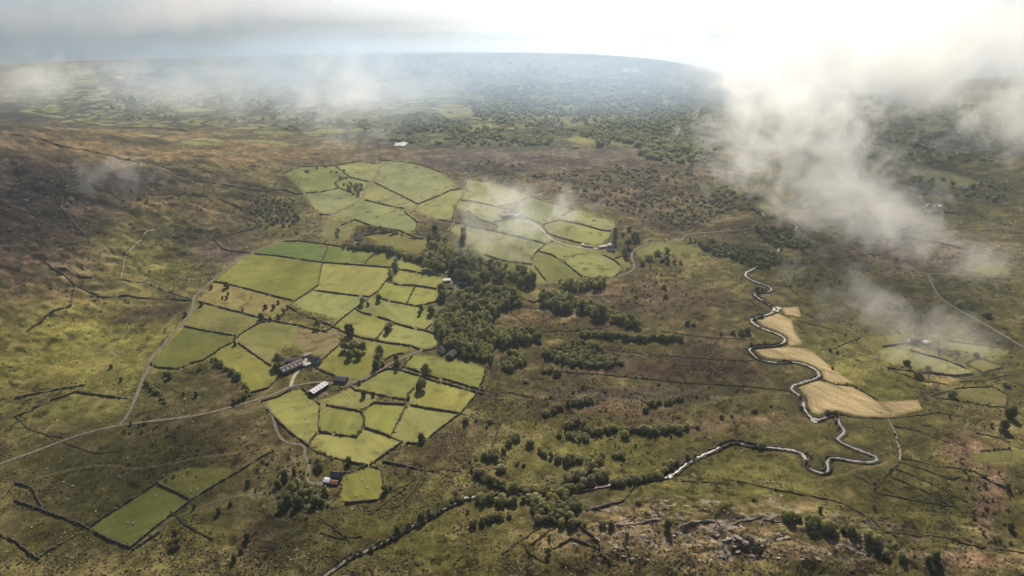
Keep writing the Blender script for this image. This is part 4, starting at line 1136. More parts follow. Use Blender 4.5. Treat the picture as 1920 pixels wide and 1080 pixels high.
row([(1110,808),(1150,803),(1172,815),(1182,803),(1205,806),(1225,808),(1262,803),(1285,800)], 13, ['willow','leaf'], 'bush', "bushes of the long gully", "rounded bush strung along the long gully", 4, 0.5, 40, 2)
row([(1026,775),(1046,764),(1066,757),(1108,748)], 12, ['willow','leaf'], 'bush', "bushes of the first gully", "bush in the short gully beside the walled fields", 4, 0.5, 41, 2)
row([(1206,772),(1216,757),(1252,752),(1282,745)], 9, ['willow','leaf'], 'bush', "bushes of the far gully", "small bush in the gully bending toward the river", 3, 0.55, 42, 2)
row([(1145,905),(1182,900),(1212,897),(1240,888),(1257,872),(1275,862)], 14, ['willow','leaf_dark','leaf'], 'bush', "bushes along the lower river", "bush on the bank of the lower river", 3, 0.55, 43, 2)
row([(876,948),(874,966)], 15, ['willow','leaf_dark'], 'bush', "bushes below the stream", "bush in the bent row below the stream", 3, 0.5, 44)
row([(884,985),(905,975),(924,968),(946,968),(962,966)], 15, ['willow','leaf'], 'bush', "bushes below the stream", "bush in the bent row below the stream", 3, 0.55, 45, 2)
row([(1092,980),(1105,985)], 13, ['willow'], 'bush', "bushes above the knoll", "bush on the flat just above the rocky knoll", 2, 0.6, 46)
row([(1128,982),(1150,981)], 12, ['willow'], 'bush', "bushes above the knoll", "bush on the flat just above the rocky knoll", 2, 0.6, 47)
row([(1465,964),(1490,968),(1515,975),(1545,984),(1575,990),(1605,998),(1640,1012),(1655,1025)], 20, ['leaf_dark','leaf','leaf'], 'bush', "bushes behind the knoll", "dense bush on the ridge behind the rocky knoll", 5, 0.5, 48)
fill([(465,385),(500,368),(545,385),(560,410),(545,425),(500,415),(470,400)], 9, ['leaf_dark'], 'bush', "gorse of the dark hollow", "dark gorse bush in the hollow on the hill side of the round pasture", 1.1, 49)
row([(560,318),(600,315),(640,320),(650,338)], 7, ['leaf_dark'], 'bush', "thorns of the summit pasture", "tiny dark thorn in the summit pasture", 8, 1.4, 50)
fill([(645,345),(680,345),(676,368),(660,365)], 7, ['leaf_dark'], 'bush', "thorns by the hill road", "tiny dark thorn between the hill road and the curved wall", 1.0, 51)
row([(720,925),(735,905)], 10, ['leaf'], 'bush', "bushes by the lower field", "bush beside the lower field corner", 3, 0.8, 52)

row([(880,931),(858,938),(832,952),(800,970),(768,986),(742,1002),(715,1018),(688,1030)], 9, ['leaf','leaf_dark','willow'], 'bush', "bushes along the rubbly stream", "small bush on the rubbly bank of the lower stream", 4, 0.7, 60)
row([(690,1030),(660,1042),(636,1056)], 7, ['leaf_dark','willow'], 'bush', "bushes along the rubbly stream", "small bush on the rubbly bank of the lower stream", 4, 1.2, 61)

def place(pl):
    """base point, radius and height for a plant from its crown's place in the survey"""
    px = np.array([p['px'] for p in pl]); py = np.array([p['py'] for p in pl]); w = np.array([p['w'] for p in pl])
    tall = np.array([p['tall'] for p in pl]); tree = np.array([p['kind'] == 'tree' for p in pl])
    A = ground_at(px, py); s = FPX / (A[:, 1] * CP - (A[:, 2] - CAM_H) * SP)
    rw = w / s / 2
    cd = np.hypot(A[:, 0], A[:, 1]) / np.sqrt(A[:, 0] ** 2 + A[:, 1] ** 2 + CAM_H ** 2)
    zc = np.where(tree, 0.95, 0.45) * rw * tall
    B = ground_at(px, py + zc * s * cd)
    return B, rw
B_, RW_ = place(plants)
trees = [i for i, p in enumerate(plants) if p['kind'] == 'tree']; bushes = [i for i, p in enumerate(plants) if p['kind'] == 'bush']
print("trees", len(trees), "bushes", len(bushes))
trees.sort(key=lambda i: -plants[i]['w'] * (3 if plants[i]['label'] is None else 1)); bushes.sort(key=lambda i: -plants[i]['w'] * (3 if plants[i]['label'] is None else 1))
TN = {'leaf': "round mid-green tree", 'leaf_pale': "pale thin-crowned tree", 'leaf_dark': "dark tree", 'willow': "grey-green tree"}
BN = {'leaf': "green bush", 'leaf_dark': "dark thorn bush", 'willow': "grey-green bush", 'leaf_pale': "pale bush"}
sing_t = [i for i in trees if plants[i]['label'] is None]; sing_b = [i for i in bushes if plants[i]['label'] is None]
for ids, names, tail in ((sing_t, TN, ", "), (sing_b, BN, ", ")):
    for i, ph in zip(ids, where_phrases([(plants[i]['px'], plants[i]['py']) for i in ids])):
        big = "big " if plants[i]['w'] > 19 else ("tiny " if plants[i]['w'] < 9.5 else "")
        plants[i]['label'] = big + names[plants[i]['mat']] + ", " + ph
        plants[i]['group'] = "single trees about the fields" if plants[i]['kind'] == 'tree' else "scattered bushes"
def put_plant(i, n):
    p = plants[i]; b = B_[i]; r = RW_[i]; rz = random.random() * 6.28
    if p['kind'] == 'tree':
        o = empty("tree", b, rz); tag(o, p['label'], "tree", p['group'])
        c = link("crown", CROWN[p['mat']][n % 4], None, o); c.scale = (r * 0.98, r * random.uniform(0.9, 1.06), r * p['tall'])
        t = link("trunk", TRUNK[n % 3], None, o); t.scale = (r, r, r * p['tall'])
    else:
        o = link("bush", BUSH[p['mat']][n % 4]); o.location = b; o.rotation_euler = (0, 0, rz)
        o.scale = (r * random.uniform(0.95, 1.1), r * random.uniform(0.9, 1.05), r * p['tall'] * 1.15); tag(o, p['label'], "bush", p['group'])
MAXN = 298
for n, i in enumerate(trees[:MAXN]): put_plant(i, n)
for n, i in enumerate(bushes[:MAXN]): put_plant(i, n)

# far woods and moorland scrub: nobody could count them
LOW = [foliage(900 + k, 5, 14, 0.5, 0.3, 0.95, (0.38, 0.55), (0.14, 0.26), 0.9) for k in range(4)]
def mass(name, items, mat, label, cat):
    Vs, Fs, nv = [], [], 0
    rg = np.random.default_rng(3)
    for n, (b, r, t) in enumerate(items):
        V, Fc = LOW[n % 4]; a = rg.random() * 6.28; c, s = math.cos(a), math.sin(a)
        W = np.stack([(V[:, 0] * c - V[:, 1] * s) * r, (V[:, 0] * s + V[:, 1] * c) * r, V[:, 2] * r * t], 1) + b
        Vs.append(W); Fs.append(Fc + nv); nv += len(V)
    o = link(name, np_mesh(name, np.concatenate(Vs), np.concatenate(Fs)), mat)
    tag(o, label, cat, None, "stuff"); return o
def scatter(zones, seed):
    rg = np.random.default_rng(seed); out = []
    for (poly, n, wlo, whi) in zones:
        xs = [p[0] for p in poly]; ys = [p[1] for p in poly]
        u = rg.uniform(min(xs), max(xs), n * 3); v = rg.uniform(min(ys), max(ys), n * 3)
        k = in_poly(u, v, poly); u, v = u[k][:n], v[k][:n]
        # clumped
        P = ground_at(u, v)
        keep = fbm(P[:, 0] / 130, P[:, 1] / 130, 3, 0.6) + rg.uniform(-0.12, 0.12, len(P)) > 0.45
        P, u, v = P[keep], u[keep], v[keep]
        s = FPX / (P[:, 1] * CP - (P[:, 2] - CAM_H) * SP)
        w = rg.uniform(wlo, whi, len(P))
        out += [(P[i], w[i] / s[i] / 2 * (1.5 if v[i] < 300 else 1.25 if v[i] < 470 else 1), rg.uniform(0.9, 1.5) * (0.62 if v[i] < 470 else 1)) for i in range(len(P))]
    return out
far_zones = [
 ([(860,165),(1150,150),(1330,160),(1430,200),(1440,260),(1300,290),(1180,270),(1040,250),(900,225)], 3400, 4.5, 8),
 ([(660,225),(820,215),(900,240),(1040,250),(1030,272),(850,275),(700,262)], 1100, 5, 10),
 ([(1120,255),(1290,262),(1350,300),(1250,310),(1190,285),(1120,275)], 330, 8, 14),
 ([(230,135),(330,135),(360,165),(310,180),(250,165)], 300, 4, 8),
 ([(200,180),(560,190),(640,235),(560,245),(380,230),(220,225)], 420, 4, 8),
 ([(1330,170),(1480,160),(1860,200),(1893,300),(1700,310),(1560,300),(1440,280)], 1500, 5, 10),
 ([(430,110),(900,105),(1300,130),(1350,160),(1000,150),(600,150)], 700, 3, 6),
]
mass("far_woodland", scatter(far_zones, 21), M['leaf'], "dark broadleaf woodland spreading over the far lowland", "woodland")
mass("woodland", [(B_[i], RW_[i], plants[i]['tall'] * 1.5) for i in trees[MAXN:]], M['leaf'], "smaller trees closing the canopy of the woods beside the farms", "woodland")
scrub_zones = [
 ([(1000,330),(1180,310),(1340,330),(1400,380),(1300,430),(1180,400),(1060,360)], 480, 4, 9),
 ([(1640,320),(1893,350),(1893,400),(1700,400)], 130, 6, 12),
 ([(1280,300),(1420,300),(1420,400),(1330,400)], 130, 5, 10),
 ([(1400,420),(1560,420),(1700,560),(1600,600),(1480,540)], 90, 4, 8),
 ([(30,280),(150,300),(130,460),(30,560)], 120, 2.5, 5),
 ([(440,360),(560,370),(560,440),(470,440)], 80, 3, 6),
 ([(230,790),(330,800),(420,860),(330,930),(220,860)], 40, 4, 9),
 ([(480,860),(590,850),(620,960),(560,980),(480,930)], 120, 4, 9),
 ([(940,740),(1280,720),(1280,850),(940,850)], 90, 3, 7),
 ([(1780,780),(1893,800),(1893,1040),(1830,1000)], 90, 5, 11),
 ([(880,300),(1000,310),(960,330),(860,320)], 60, 3, 6),
 ([(1130,470),(1290,500),(1290,620),(1150,560)], 60, 3, 6),
]
def along_walls():
    rg_ = np.random.default_rng(8); out = []
    for k, pts in wl:
        if k == 'd' and rg_.random() < 0.3: continue
        C, L = resample(line_world(pts), 3.0)
        m = fbm(C[:, 0] / 40, C[:, 1] / 40, 3) + rg_.uniform(-0.25, 0.25, len(C))
        for (x, y), q in zip(C, m):
            if q > 0.66: out.append((np.array((x + rg_.normal(0, 0.7), y + rg_.normal(0, 0.7), height(x, y) - 0.1)), rg_.uniform(0.7, 1.9), rg_.uniform(0.8, 1.5)))
    return out
mass("scrub", along_walls() + scatter(scrub_zones, 22) + [(B_[i], RW_[i], plants[i]['tall']) for i in bushes[MAXN:]], M['leaf_dark'], "low dark gorse and heather scrub dotted over the open moor", "scrub")

open_ = np.ones(GX.shape, bool)
for _n, _p, _w, _m, _l in ROADS:
    open_ &= poly_dist(GX, GY, [tuple(q[:2]) for q in line_world(smooth_line(_p, 2))], 6.0) > 4.2
for _p, _s in hay_sets: open_[_s] = False
# tussocks: rushes, heather and bleached grass standing out of the moor
def tussocks(name, n, mat, label, rlo, rhi, flat, thr, seed, s1):
    rg_ = np.random.default_rng(seed)
    ok = (PV > 300) & (PV < 1110) & (PU > -40) & (PU < 1960) & (inpast < 0.5) & (rd > 9) & open_ & (GX * GX + GY * GY < 1700 ** 2)
    ii = np.flatnonzero(ok.ravel()); ii = rg_.choice(ii, n * 3)
    x = GX.ravel()[ii] + rg_.uniform(-1, 1, len(ii)); y = GY.ravel()[ii] + rg_.uniform(-1.5, 1.5, len(ii))
    w = fbm(x / 38 + s1, y / 30, 4, 0.6) + rg_.uniform(-0.12, 0.12, len(ii)) - 0.22 * (1 - calm.ravel()[ii])
    k = np.flatnonzero(w > thr)[:n]; x, y = x[k], y[k]; ii = ii[k]
    z = GZ.ravel()[ii]; m = len(k)
    V0, F0 = ICO0
    r = rg_.uniform(rlo, rhi, m) * np.clip(np.hypot(x, y) / 900, 0.7, 1.5)
    V = V0[None] * (r[:, None, None] * rg_.uniform(0.7, 1.3, (m, len(V0), 1))) * np.array((1, 1, flat)) * rg_.uniform(0.7, 1.4, (m, 1, 3))
    V = V + np.stack([x, y, height(x, y) + 0.0 * z], 1)[:, None, :]
    Fm = F0[None] + (np.arange(m) * len(V0))[:, None, None]
    tag(link(name, np_mesh(name, V.reshape(-1, 3), Fm.reshape(-1, 3)), mat), label, "grass", None, "stuff")
def _ico0():
    bm = bmesh.new(); bmesh.ops.create_icosphere(bm, subdivisions=1, radius=1.0)
    V = np.array([v.co[:] for v in bm.verts]); Fc = np.array([[v.index for v in f.verts] for f in bm.faces]); bm.free(); return V, Fc
ICO0 = (np.array([(0,0,1),(1,0,.1),(.3,.95,.1),(-.8,.6,.1),(-.8,-.6,.1),(.3,-.95,.1),(0,0,-.6)]), np.array([(0,1,2),(0,2,3),(0,3,4),(0,4,5),(0,5,1),(6,2,1),(6,3,2),(6,4,3),(6,5,4),(6,1,5)]))
M['rush'] = noise_mat('rush_tussock', (0.035, 0.03, 0.013), (0.085, 0.07, 0.03), 0.08, coord="Object")
M['bent'] = noise_mat('bleached_grass', (0.15, 0.12, 0.05), (0.26, 0.205, 0.095), 0.08, coord="Object")
M['heath'] = noise_mat('heather_tuft', (0.04, 0.027, 0.022), (0.10, 0.066, 0.05), 0.08, coord="Object")
tussocks("rush_tussocks", 15000, M['rush'], "dark rush tussocks speckling the open bog and moor", 0.5, 1.4, 0.75, 0.50, 71, 0)
tussocks("bleached_grass", 10000, M['bent'], "bleached bent grass tufts speckling the moor", 0.5, 1.3, 0.6, 0.50, 72, 44)
tussocks("heather", 12000, M['heath'], "brown heather tufts growing over the open moor", 0.6, 1.7, 0.7, 0.52, 73, 90)

# ------------------------------------------------------------------ buildings
def box_bm(bm, x0, x1, y0, y1, z0, z1):
    v = [bm.verts.new(p) for p in ((x0,y0,z0),(x1,y0,z0),(x1,y1,z0),(x0,y1,z0),(x0,y0,z1),(x1,y0,z1),(x1,y1,z1),(x0,y1,z1))]
    for f in ((3,2,1,0),(4,5,6,7),(0,1,5,4),(1,2,6,5),(2,3,7,6),(3,0,4,7)): bm.faces.new([v[i] for i in f])
def box_obj(name, dims, mat, parent):
    bm = bmesh.new(); box_bm(bm, *dims); return link(name, bm_mesh(name, bm), mat, parent)
def house(name, label, cat, px, py, L, W, eave, rot, wall='render', roof='slate', pitch=0.62, chim=2, wins=3, door=1, lights=0, group="farm buildings of the valley", bigdoor=False):
    L, W = 0.9 * L, 0.9 * W
    p = at(px, py); s = ppm(p)
    q = at(px, py + 0.4 * eave * s * 0.85)
    o = empty(name, (q[0], q[1], q[2] - 0.2), R(rot)); tag(o, label, cat, group)
    ridge = eave + 0.5 * W * pitch; hx, hy = L / 2, W / 2
    bm = bmesh.new()
    pr = [(-hy, -1.2), (hy, -1.2), (hy, eave), (0, ridge), (-hy, eave)]
    a = [bm.verts.new((-hx, y, z)) for y, z in pr]; b = [bm.verts.new((hx, y, z)) for y, z in pr]
    bm.faces.new(a[::-1]); bm.faces.new(b)
    for i in range(5): bm.faces.new((a[i], a[(i + 1) % 5], b[(i + 1) % 5], b[i]))
    bmesh.ops.recalc_face_normals(bm, faces=bm.faces)
    link("wall", bm_mesh("wall", bm), M[wall], o)
    ov, th = 0.35, 0.18
    bm = bmesh.new()
    for sgn in (-1, 1):
        y1 = sgn * (hy + ov); z1 = eave - ov * pitch
        pts = [(0, ridge + 0.03), (y1, z1 + 0.03), (y1, z1 + th), (0, ridge + th)]
        a = [bm.verts.new((-hx - ov, y, z)) for y, z in pts]; b = [bm.verts.new((hx + ov, y, z)) for y, z in pts]
        bm.faces.new(a); bm.faces.new(b[::-1])
        for i in range(4): bm.faces.new((a[i], b[i], b[(i + 1) % 4], a[(i + 1) % 4]))
    bmesh.ops.recalc_face_normals(bm, faces=bm.faces)
    rf = link("roof", bm_mesh("roof", bm), M[roof], o)
    for k in range(chim):
        x = (-1 if k == 0 else 1) * (hx - 0.7)
        bm = bmesh.new(); box_bm(bm, x - 0.45, x + 0.45, -0.4, 0.4, ridge - 0.8, ridge + 1.3); box_bm(bm, x - 0.2, x + 0.2, -0.2, 0.2, ridge + 1.3, ridge + 1.7)
        link("chimney", bm_mesh("chimney", bm), M['stone'], rf)
    for k in range(lights):
        x = -hx + (k + 0.5) * L / lights
        for sgn in (-1, 1):
            bm = bmesh.new(); yy0, yy1 = 0.35 * hy, 0.7 * hy
            pts = [(x - 0.6, sgn * yy0, ridge - yy0 * pitch + th + 0.04), (x + 0.6, sgn * yy0, ridge - yy0 * pitch + th + 0.04), (x + 0.6, sgn * yy1, ridge - yy1 * pitch + th + 0.04), (x - 0.6, sgn * yy1, ridge - yy1 * pitch + th + 0.04)]
            top = [bm.verts.new(q_) for q_ in pts]; bot = [bm.verts.new((q_[0], q_[1], q_[2] - 0.06)) for q_ in pts]
            bm.faces.new(top); bm.faces.new(bot[::-1])
            for i in range(4): bm.faces.new((top[i], bot[i], bot[(i + 1) % 4], top[(i + 1) % 4]))
            bmesh.ops.recalc_face_normals(bm, faces=bm.faces)
            link("rooflight", bm_mesh("rooflight", bm), M['whiteroof'] if roof != 'whiteroof' else M['slate'], rf)
    for sgn in (-1, 1):
        yf = sgn * hy
        for k in range(wins):
            x = -hx + (k + 0.5) * L / wins
            isdoor = door and k == wins // 2 and sgn == -1
            y0, y1 = (yf - 0.05, yf + 0.02) if sgn < 0 else (yf - 0.02, yf + 0.05)
            if isdoor: box_obj("door", (x - 0.5, x + 0.5, y0, y1, 0, min(2.1, eave - 0.2)), M['wood'], o)
            else:
                w_ = link("window", None or bm_mesh("window", (lambda b_: (box_bm(b_, x - 0.55, x + 0.55, y0, y1, 0.95, min(2.2, eave - 0.15)), b_)[1])(bmesh.new())), M['white'], o)
                box_obj("pane", (x - 0.44, x + 0.44, y0 - 0.02 if sgn < 0 else y0, y1 if sgn < 0 else y1 + 0.02, 1.06, min(2.09, eave - 0.26)), M['glass'], w_)
    if bigdoor:
        for sgn in (-1, 1):
            x = sgn * hx; box_obj("door", (x - 0.05, x + 0.05, -W * 0.22, W * 0.22, 0, eave * 0.9), M['dark'], o)
    return o
H = house
H("barn", "long brown-roofed shed with pale rooflights beside the farm drive", "barn", 546, 690, 27, 13, 4.2, 44, 'stone', 'brownroof', .4, 0, 0, 0, 5, bigdoor=True)
H("shed", "low dark shed tucked behind the long brown-roofed shed", "shed", 548, 677, 16, 7, 3.0, 8, 'stone', 'slate', .35, 0, 2, 1)
H("farmhouse", "slate-roofed farmhouse at the head of the pale drive", "house", 591, 676, 15, 9, 4.6, -28, 'render', 'slate', .7, 2, 4, 1)
H("shed", "small white-roofed shed in the yard beside the slate farmhouse", "shed", 577, 684, 7, 4.5, 2.6, 40, 'white', 'whiteroof', .35, 0, 2, 1)
H("shed", "white outbuilding behind the yard of the slate farmhouse", "shed", 576, 666, 9, 4.5, 2.6, 35, 'white', 'render', .4, 0, 2, 1)
H("barn", "long white-roofed barn with dark walls beside the main road", "barn", 598, 730, 23, 8.5, 4.2, 57, 'dark', 'whiteroof', .35, 0, 0, 0, 5, bigdoor=True)
H("barn", "square dark-roofed field barn above the main road", "barn", 640, 712, 15, 10, 3.6, -12, 'stone', 'slate', .4, 0, 0, 0, 0, bigdoor=True)
H("cottage", "white-gabled slate cottage at the edge of the dense wood", "house", 828, 657, 10, 6.2, 4.2, 118, 'white', 'slate', .75, 2, 3, 1)
H("barn", "dark slate barn beside the white-gabled cottage", "barn", 847, 666, 13, 9.5, 3.8, 62, 'stone', 'slate', .6, 0, 2, 1)
H("shed", "pale sheet-roofed shed above the round tree by the wood farm", "shed", 838, 526, 11, 7, 3, 8, 'white', 'whiteroof', .3, 0, 2, 1)
H("farmhouse", "dark farmhouse half hidden by trees at the wood farm", "house", 868, 529, 14, 8, 4.4, -10, 'render', 'slate', .7, 2, 3, 1)
H("shed", "small white shed at the end of the wood farm lane", "shed", 861, 520, 8, 5, 2.6, 5, 'white', 'whiteroof', .35, 0, 2, 1)
H("shed", "white lean-to beside the dark farmhouse of the wood farm", "shed", 884, 526, 7, 5, 2.6, -30, 'white', 'render', .35, 0, 2, 1)
H("farmhouse", "roofed ruin with a white end wall inside the fold", "house", 674, 448, 14, 7, 3.2, -25, 'white', 'slate', .5, 1, 2, 1)
H("barn", "big pale-roofed barn of the mist-veiled farm", "barn", 951, 404, 24, 13, 4.2, 18, 'render', 'render', .35, 0, 0, 0, 4, bigdoor=True)
H("farmhouse", "white farmhouse of the mist-veiled farm beside the drive", "house", 970, 405, 15, 7.5, 4.4, 28, 'white', 'whiteroof', .5, 2, 3, 1)
H("shed", "small pale shed at the far end of the mist-veiled farm", "shed", 980, 400, 9, 6, 2.8, 22, 'white', 'render', .4, 0, 2, 1)
H("shed", "tiny white shed above the mist-veiled farm", "shed", 953, 397, 5, 4, 2.6, 10, 'white', 'whiteroof', .4, 0, 2, 1)
H("farmhouse", "dark slate farmhouse below the paired dark trees", "house", 1145, 467, 12, 8, 4.2, -35, 'white', 'slate', .7, 2, 3, 1)
H("barn", "long low pale-roofed byre reaching the road end", "barn", 1130, 463, 15, 5, 2.8, 22, 'render', 'whiteroof', .35, 0, 2, 1)
H("shed", "white shed between the byre and the dark slate farmhouse", "shed", 1142, 460, 8, 5, 2.8, 60, 'white', 'whiteroof', .4, 0, 2, 1)
H("shed", "white-gabled shed under the paired dark trees", "shed", 1154, 459, 8, 5, 3, 20, 'white', 'render', .5, 0, 2, 1)
H("barn", "low pale shed alone beside the upper farm road", "barn", 1103, 462, 16, 5, 2.6, -12, 'white', 'render', .35, 0, 2, 1)
H("caravan", "small white hut where the upper farm road meets the wall", "hut", 1093, 459, 4, 2.4, 2.3, -10, 'white', 'whiteroof', .15, 0, 2, 1)
H("farmhouse", "dark slate farmhouse above the red-roofed outhouse", "house", 632, 893, 10.5, 8, 4.4, -6, 'stone', 'slate', .7, 2, 3, 1)
H("shed", "pale blue-roofed outhouse below the dark slate farmhouse", "shed", 614, 902, 6, 5.5, 2.8, -14, 'render', 'blueroof', .3, 0, 2, 1)
H("shed", "red-roofed outhouse beside the pale blue-roofed one", "shed", 627, 905, 7, 5, 2.6, -8, 'render', 'redroof', .4, 0, 2, 1)
H("farmhouse", "long dark farmhouse among pale fields beyond the river", "house", 1715, 642, 13, 7, 3.6, -10, 'render', 'slate', .6, 2, 4, 1)
H("shed", "white shed at the river end of the far-bank farm", "shed", 1735, 643, 9, 5, 3, 25, 'white', 'whiteroof', .35, 0, 2, 1)
H("shed", "small white shed before the long dark far-bank farmhouse", "shed", 1705, 641, 6, 4, 2.6, 0, 'white', 'whiteroof', .35, 0, 2, 1)
H("shed", "little white hut on the moor above the paired dark trees", "hut", 1114, 412, 4, 3, 2.4, 30, 'white', 'whiteroof', .4, 0, 1, 0)
far = [(310,171,"white farmhouse under the dark far copse",13),(342,134,"white house on the far plain above the copse",14),(225,140,"red-roofed far house at the misty plain's edge",16),(430,187,"pale farmstead on the far small fields",22),
 (225,217,"pale farm below the misty far moor",20),(265,189,"tiny white cottage among far hedged fields",11),(845,210,"white house among the pale far meadows",12),(744,175,"pale farm on the far plain beneath the mist",22),
 (1212,262,"pink-walled farmhouse above the dark tree belt",15),(1228,257,"long roofed farm at the end of the belt meadow",20),(1228,286,"small white house below the dark tree belt",11),(1205,232,"pale gable in the far woodland clearing",12),
 (1118,109,"white bright-roofed building near the shore",22),(1040,188,"tiny white house in the far woodland",12),(880,127,"pale farm on the far bog edge",26),(620,107,"white house by the far shore",20),(1705,201,"tiny white house on the misty wooded slope",12),(1808,353,"white cottage on the misty moor beyond the river",13),(1692,427,"white tent-like hut on the misty moor",7),(1080,276,"small pale cottage below the long far meadow",10)]
for x, y, lab, L in far:
    H("house", lab, "house", x, y, L, 7.5, 4.2, random.uniform(-35, 20), 'white', 'redroof' if 'red' in lab else ('slate' if 'roofed' in lab and 'bright' not in lab else 'whiteroof'), .55, 1, 2, 1, group="far houses of the lowland")
for x, y, L, lab in [(1183,131,70,"pale glass-roofed range on the far bog, upper of two"),(1183,134,70,"pale glass-roofed range on the far bog, lower of two"),(1228,119,80,"long white works shed near the far shore")]:
    H("greenhouse", lab, "works", x, y, L, 7, 2.4, 0, 'white', 'whiteroof', .3, 0, 0, 0, 0, group="pale works on the far bog")

# ruined fold walls, sheepfold rings and rubble
def rock_mesh(seed, flat=0.5):
    rg = np.random.default_rng(seed); V, Fc = ICO2
    d = V / np.linalg.norm(V, axis=1)[:, None]
    k = 1 + 0.35 * (fbm(d[:, 0] * 1.7 + seed, d[:, 1] * 1.7 + d[:, 2], 3) - 0.5) * 2
    cuts = rg.normal(0, 1, (7, 3)); cuts /= np.linalg.norm(cuts, axis=1)[:, None]
    P = d * k[:, None]
    for c in cuts:
        h = P @ c; lim = rg.uniform(0.5, 0.8); ex = np.maximum(h - lim, 0); P = P - ex[:, None] * c * 0.9
    P = P + rg.normal(0, 0.03, P.shape)
    P[:, 2] *= flat
    me = np_mesh("boulder", P, Fc); me.materials.append(M['rock']); return me
ROCKS = [rock_mesh(k, f) for k, f in enumerate((0.45, 0.6, 0.5, 0.7, 0.4, 0.55))]
rg = random.Random(4)
rocks = []
def rock_area(poly, n, wlo, whi, group, lab):
    xs = [p[0] for p in poly]; ys = [p[1] for p in poly]; m = 0
    while m < n:
        x, y = rg.uniform(min(xs), max(xs)), rg.uniform(min(ys), max(ys))
        if in_poly(np.array([x]), np.array([y]), poly)[0]: rocks.append((x, y, wlo + (whi - wlo) * rg.random() ** 2.2, group, lab)); m += 1
rock_area([(1045,1000),(1090,1000),(1100,1020),(1060,1030),(1040,1020)], 12, 4, 14, "rocks at the walled knoll corner", "pale lichened rock inside the walled knoll corner")
rock_area([(1110,1000),(1220,990),(1330,1000),(1420,1020),(1480,1045),(1300,1056),(1120,1050)], 80, 2.5, 15, "rocks of the knoll", "pale lichened outcrop rock jutting from the rocky knoll")
rock_area([(1440,920),(1465,930),(1450,945),(1435,940)], 8, 4, 11, "rocks of the small crag", "pale rock stacked on the small crag above the knoll")
rock_area([(1300,990),(1420,985),(1560,1030),(1560,1053),(1400,1040)], 26, 4, 16, "rocks behind the knoll", "half-buried grey rock behind the rocky knoll")
rock_area([(540,1028),(610,1020),(620,1050),(540,1052)], 16, 3, 9, "rocks by the lower pasture", "low pale rock in the grass at the lower edge")
rock_area([(195,665),(235,645),(240,662),(205,670)], 12, 3, 6, "rocks of the sward cairn", "small grey rock in the cairn on the bright sward")
rock_area([(240,613),(252,613),(250,622),(240,622)], 6, 2.5, 5, "rocks of the ruined ring", "grey stone of the little ruined ring")
rock_area([(262,592),(274,592),(272,598),(262,598)], 6, 2.5, 5, "rocks of the upper ring", "grey stone of the small upper ring")
rock_area([(340,510),(370,512),(372,530),(345,525)], 10, 2.5, 8, "rocks above the road bend", "grey slab above the bend of the hill road")
rock_area([(45,370),(90,375),(80,420),(40,400)], 12, 3, 9, "scree rocks of the heather slope", "pale scree rock on the dark heather slope")
rock_area([(60,330),(150,340),(130,350)], 8, 2, 5, "scree rocks above the heather", "small pale rock above the dark heather")
rock_area([(700,752),(755,757),(750,763),(705,760)], 14, 2.5, 5, "rubble between the two walls", "lump of rubble heaped between two field walls")
rock_area([(690,632),(706,629),(704,637),(690,637)], 7, 2.5, 5, "rubble heap at the field corner", "lump in the rubble heap at the pasture corner")
rock_area([(735,520),(752,530),(745,536),(733,528)], 7, 2.5, 6, "rubble by the wall gap", "lump of pale rubble by the gap in the wall")
rock_area([(657,945),(680,945),(678,958),(657,955)], 5, 3, 8, "rocks below the lower field", "pale rock just below the lower field wall")
rock_area([(1785,860),(1850,900),(1870,1000),(1830,980)], 14, 2.5, 7, "rocks on the pink bracken strip", "small rock on the pinkish bracken strip")
rock_area([(320,450),(480,450),(480,500),(330,500)], 26, 1.8, 4.5, "stones of the rocky rise", "small stone on the purple rise above the road")
A = ground_at([r_[0] for r_ in rocks], [r_[1] for r_ in rocks])
for n, (r_, p) in enumerate(zip(rocks, A)):
    s = ppm(p); w = r_[2] / s / 2
    o = link("boulder", ROCKS[n % 6]); o.location = p - np.array((0, 0, 0.16 * w)); o.rotation_euler = (rg.uniform(-.25, .25), rg.uniform(-.25, .25), rg.uniform(-0.7, 0.5))
    o.scale = (w * rg.uniform(1, 1.6), w * rg.uniform(0.6, 1), w * rg.uniform(0.45, 0.9)); tag(o, r_[4], "rock", r_[3])

# sheep: one continuous body
def sheep_mesh():
    me = bpy.data.meshes.new("sheep_frame"); bm = bmesh.new()
    co = [((0,0,.72),.27),((-.32,0,.72),.28),((-.58,0,.7),.2),((.3,0,.74),.26),((.5,0,.86),.15),((.66,0,.96),.11),((.82,0,.88),.07)]
    vs_ = [bm.verts.new(c) for c, r in co]; rad_ = [r for c, r in co]
    for a, b in ((0,1),(1,2),(0,3),(3,4),(4,5),(5,6)): bm.edges.new((vs_[a], vs_[b]))
    for x, root in ((-.38,1),(.3,3)):
        for sy in (-1, 1):
            k = bm.verts.new((x, sy*.15, .38)); f = bm.verts.new((x, sy*.15, .0)); rad_ += [.07, .045]
            bm.edges.new((vs_[root], k)); bm.edges.new((k, f))
    bm.to_mesh(me); bm.free()
    o = bpy.data.objects.new("sheep_frame", me); col.objects.link(o)
    md = o.modifiers.new("s", 'SKIN'); sv = me.skin_vertices[0].data
    for v, r in zip(sv, rad_): v.radius = (r, r)
    sv[0].use_root = True
    o.modifiers.new("b", 'SUBSURF').levels = 1
    dg = bpy.context.evaluated_depsgraph_get()
    out = bpy.data.meshes.new_from_object(o.evaluated_get(dg)); bpy.data.objects.remove(o); out.name = "sheep"
    out.materials.clear(); out.materials.append(M['wool']); return out
SH = sheep_mesh()
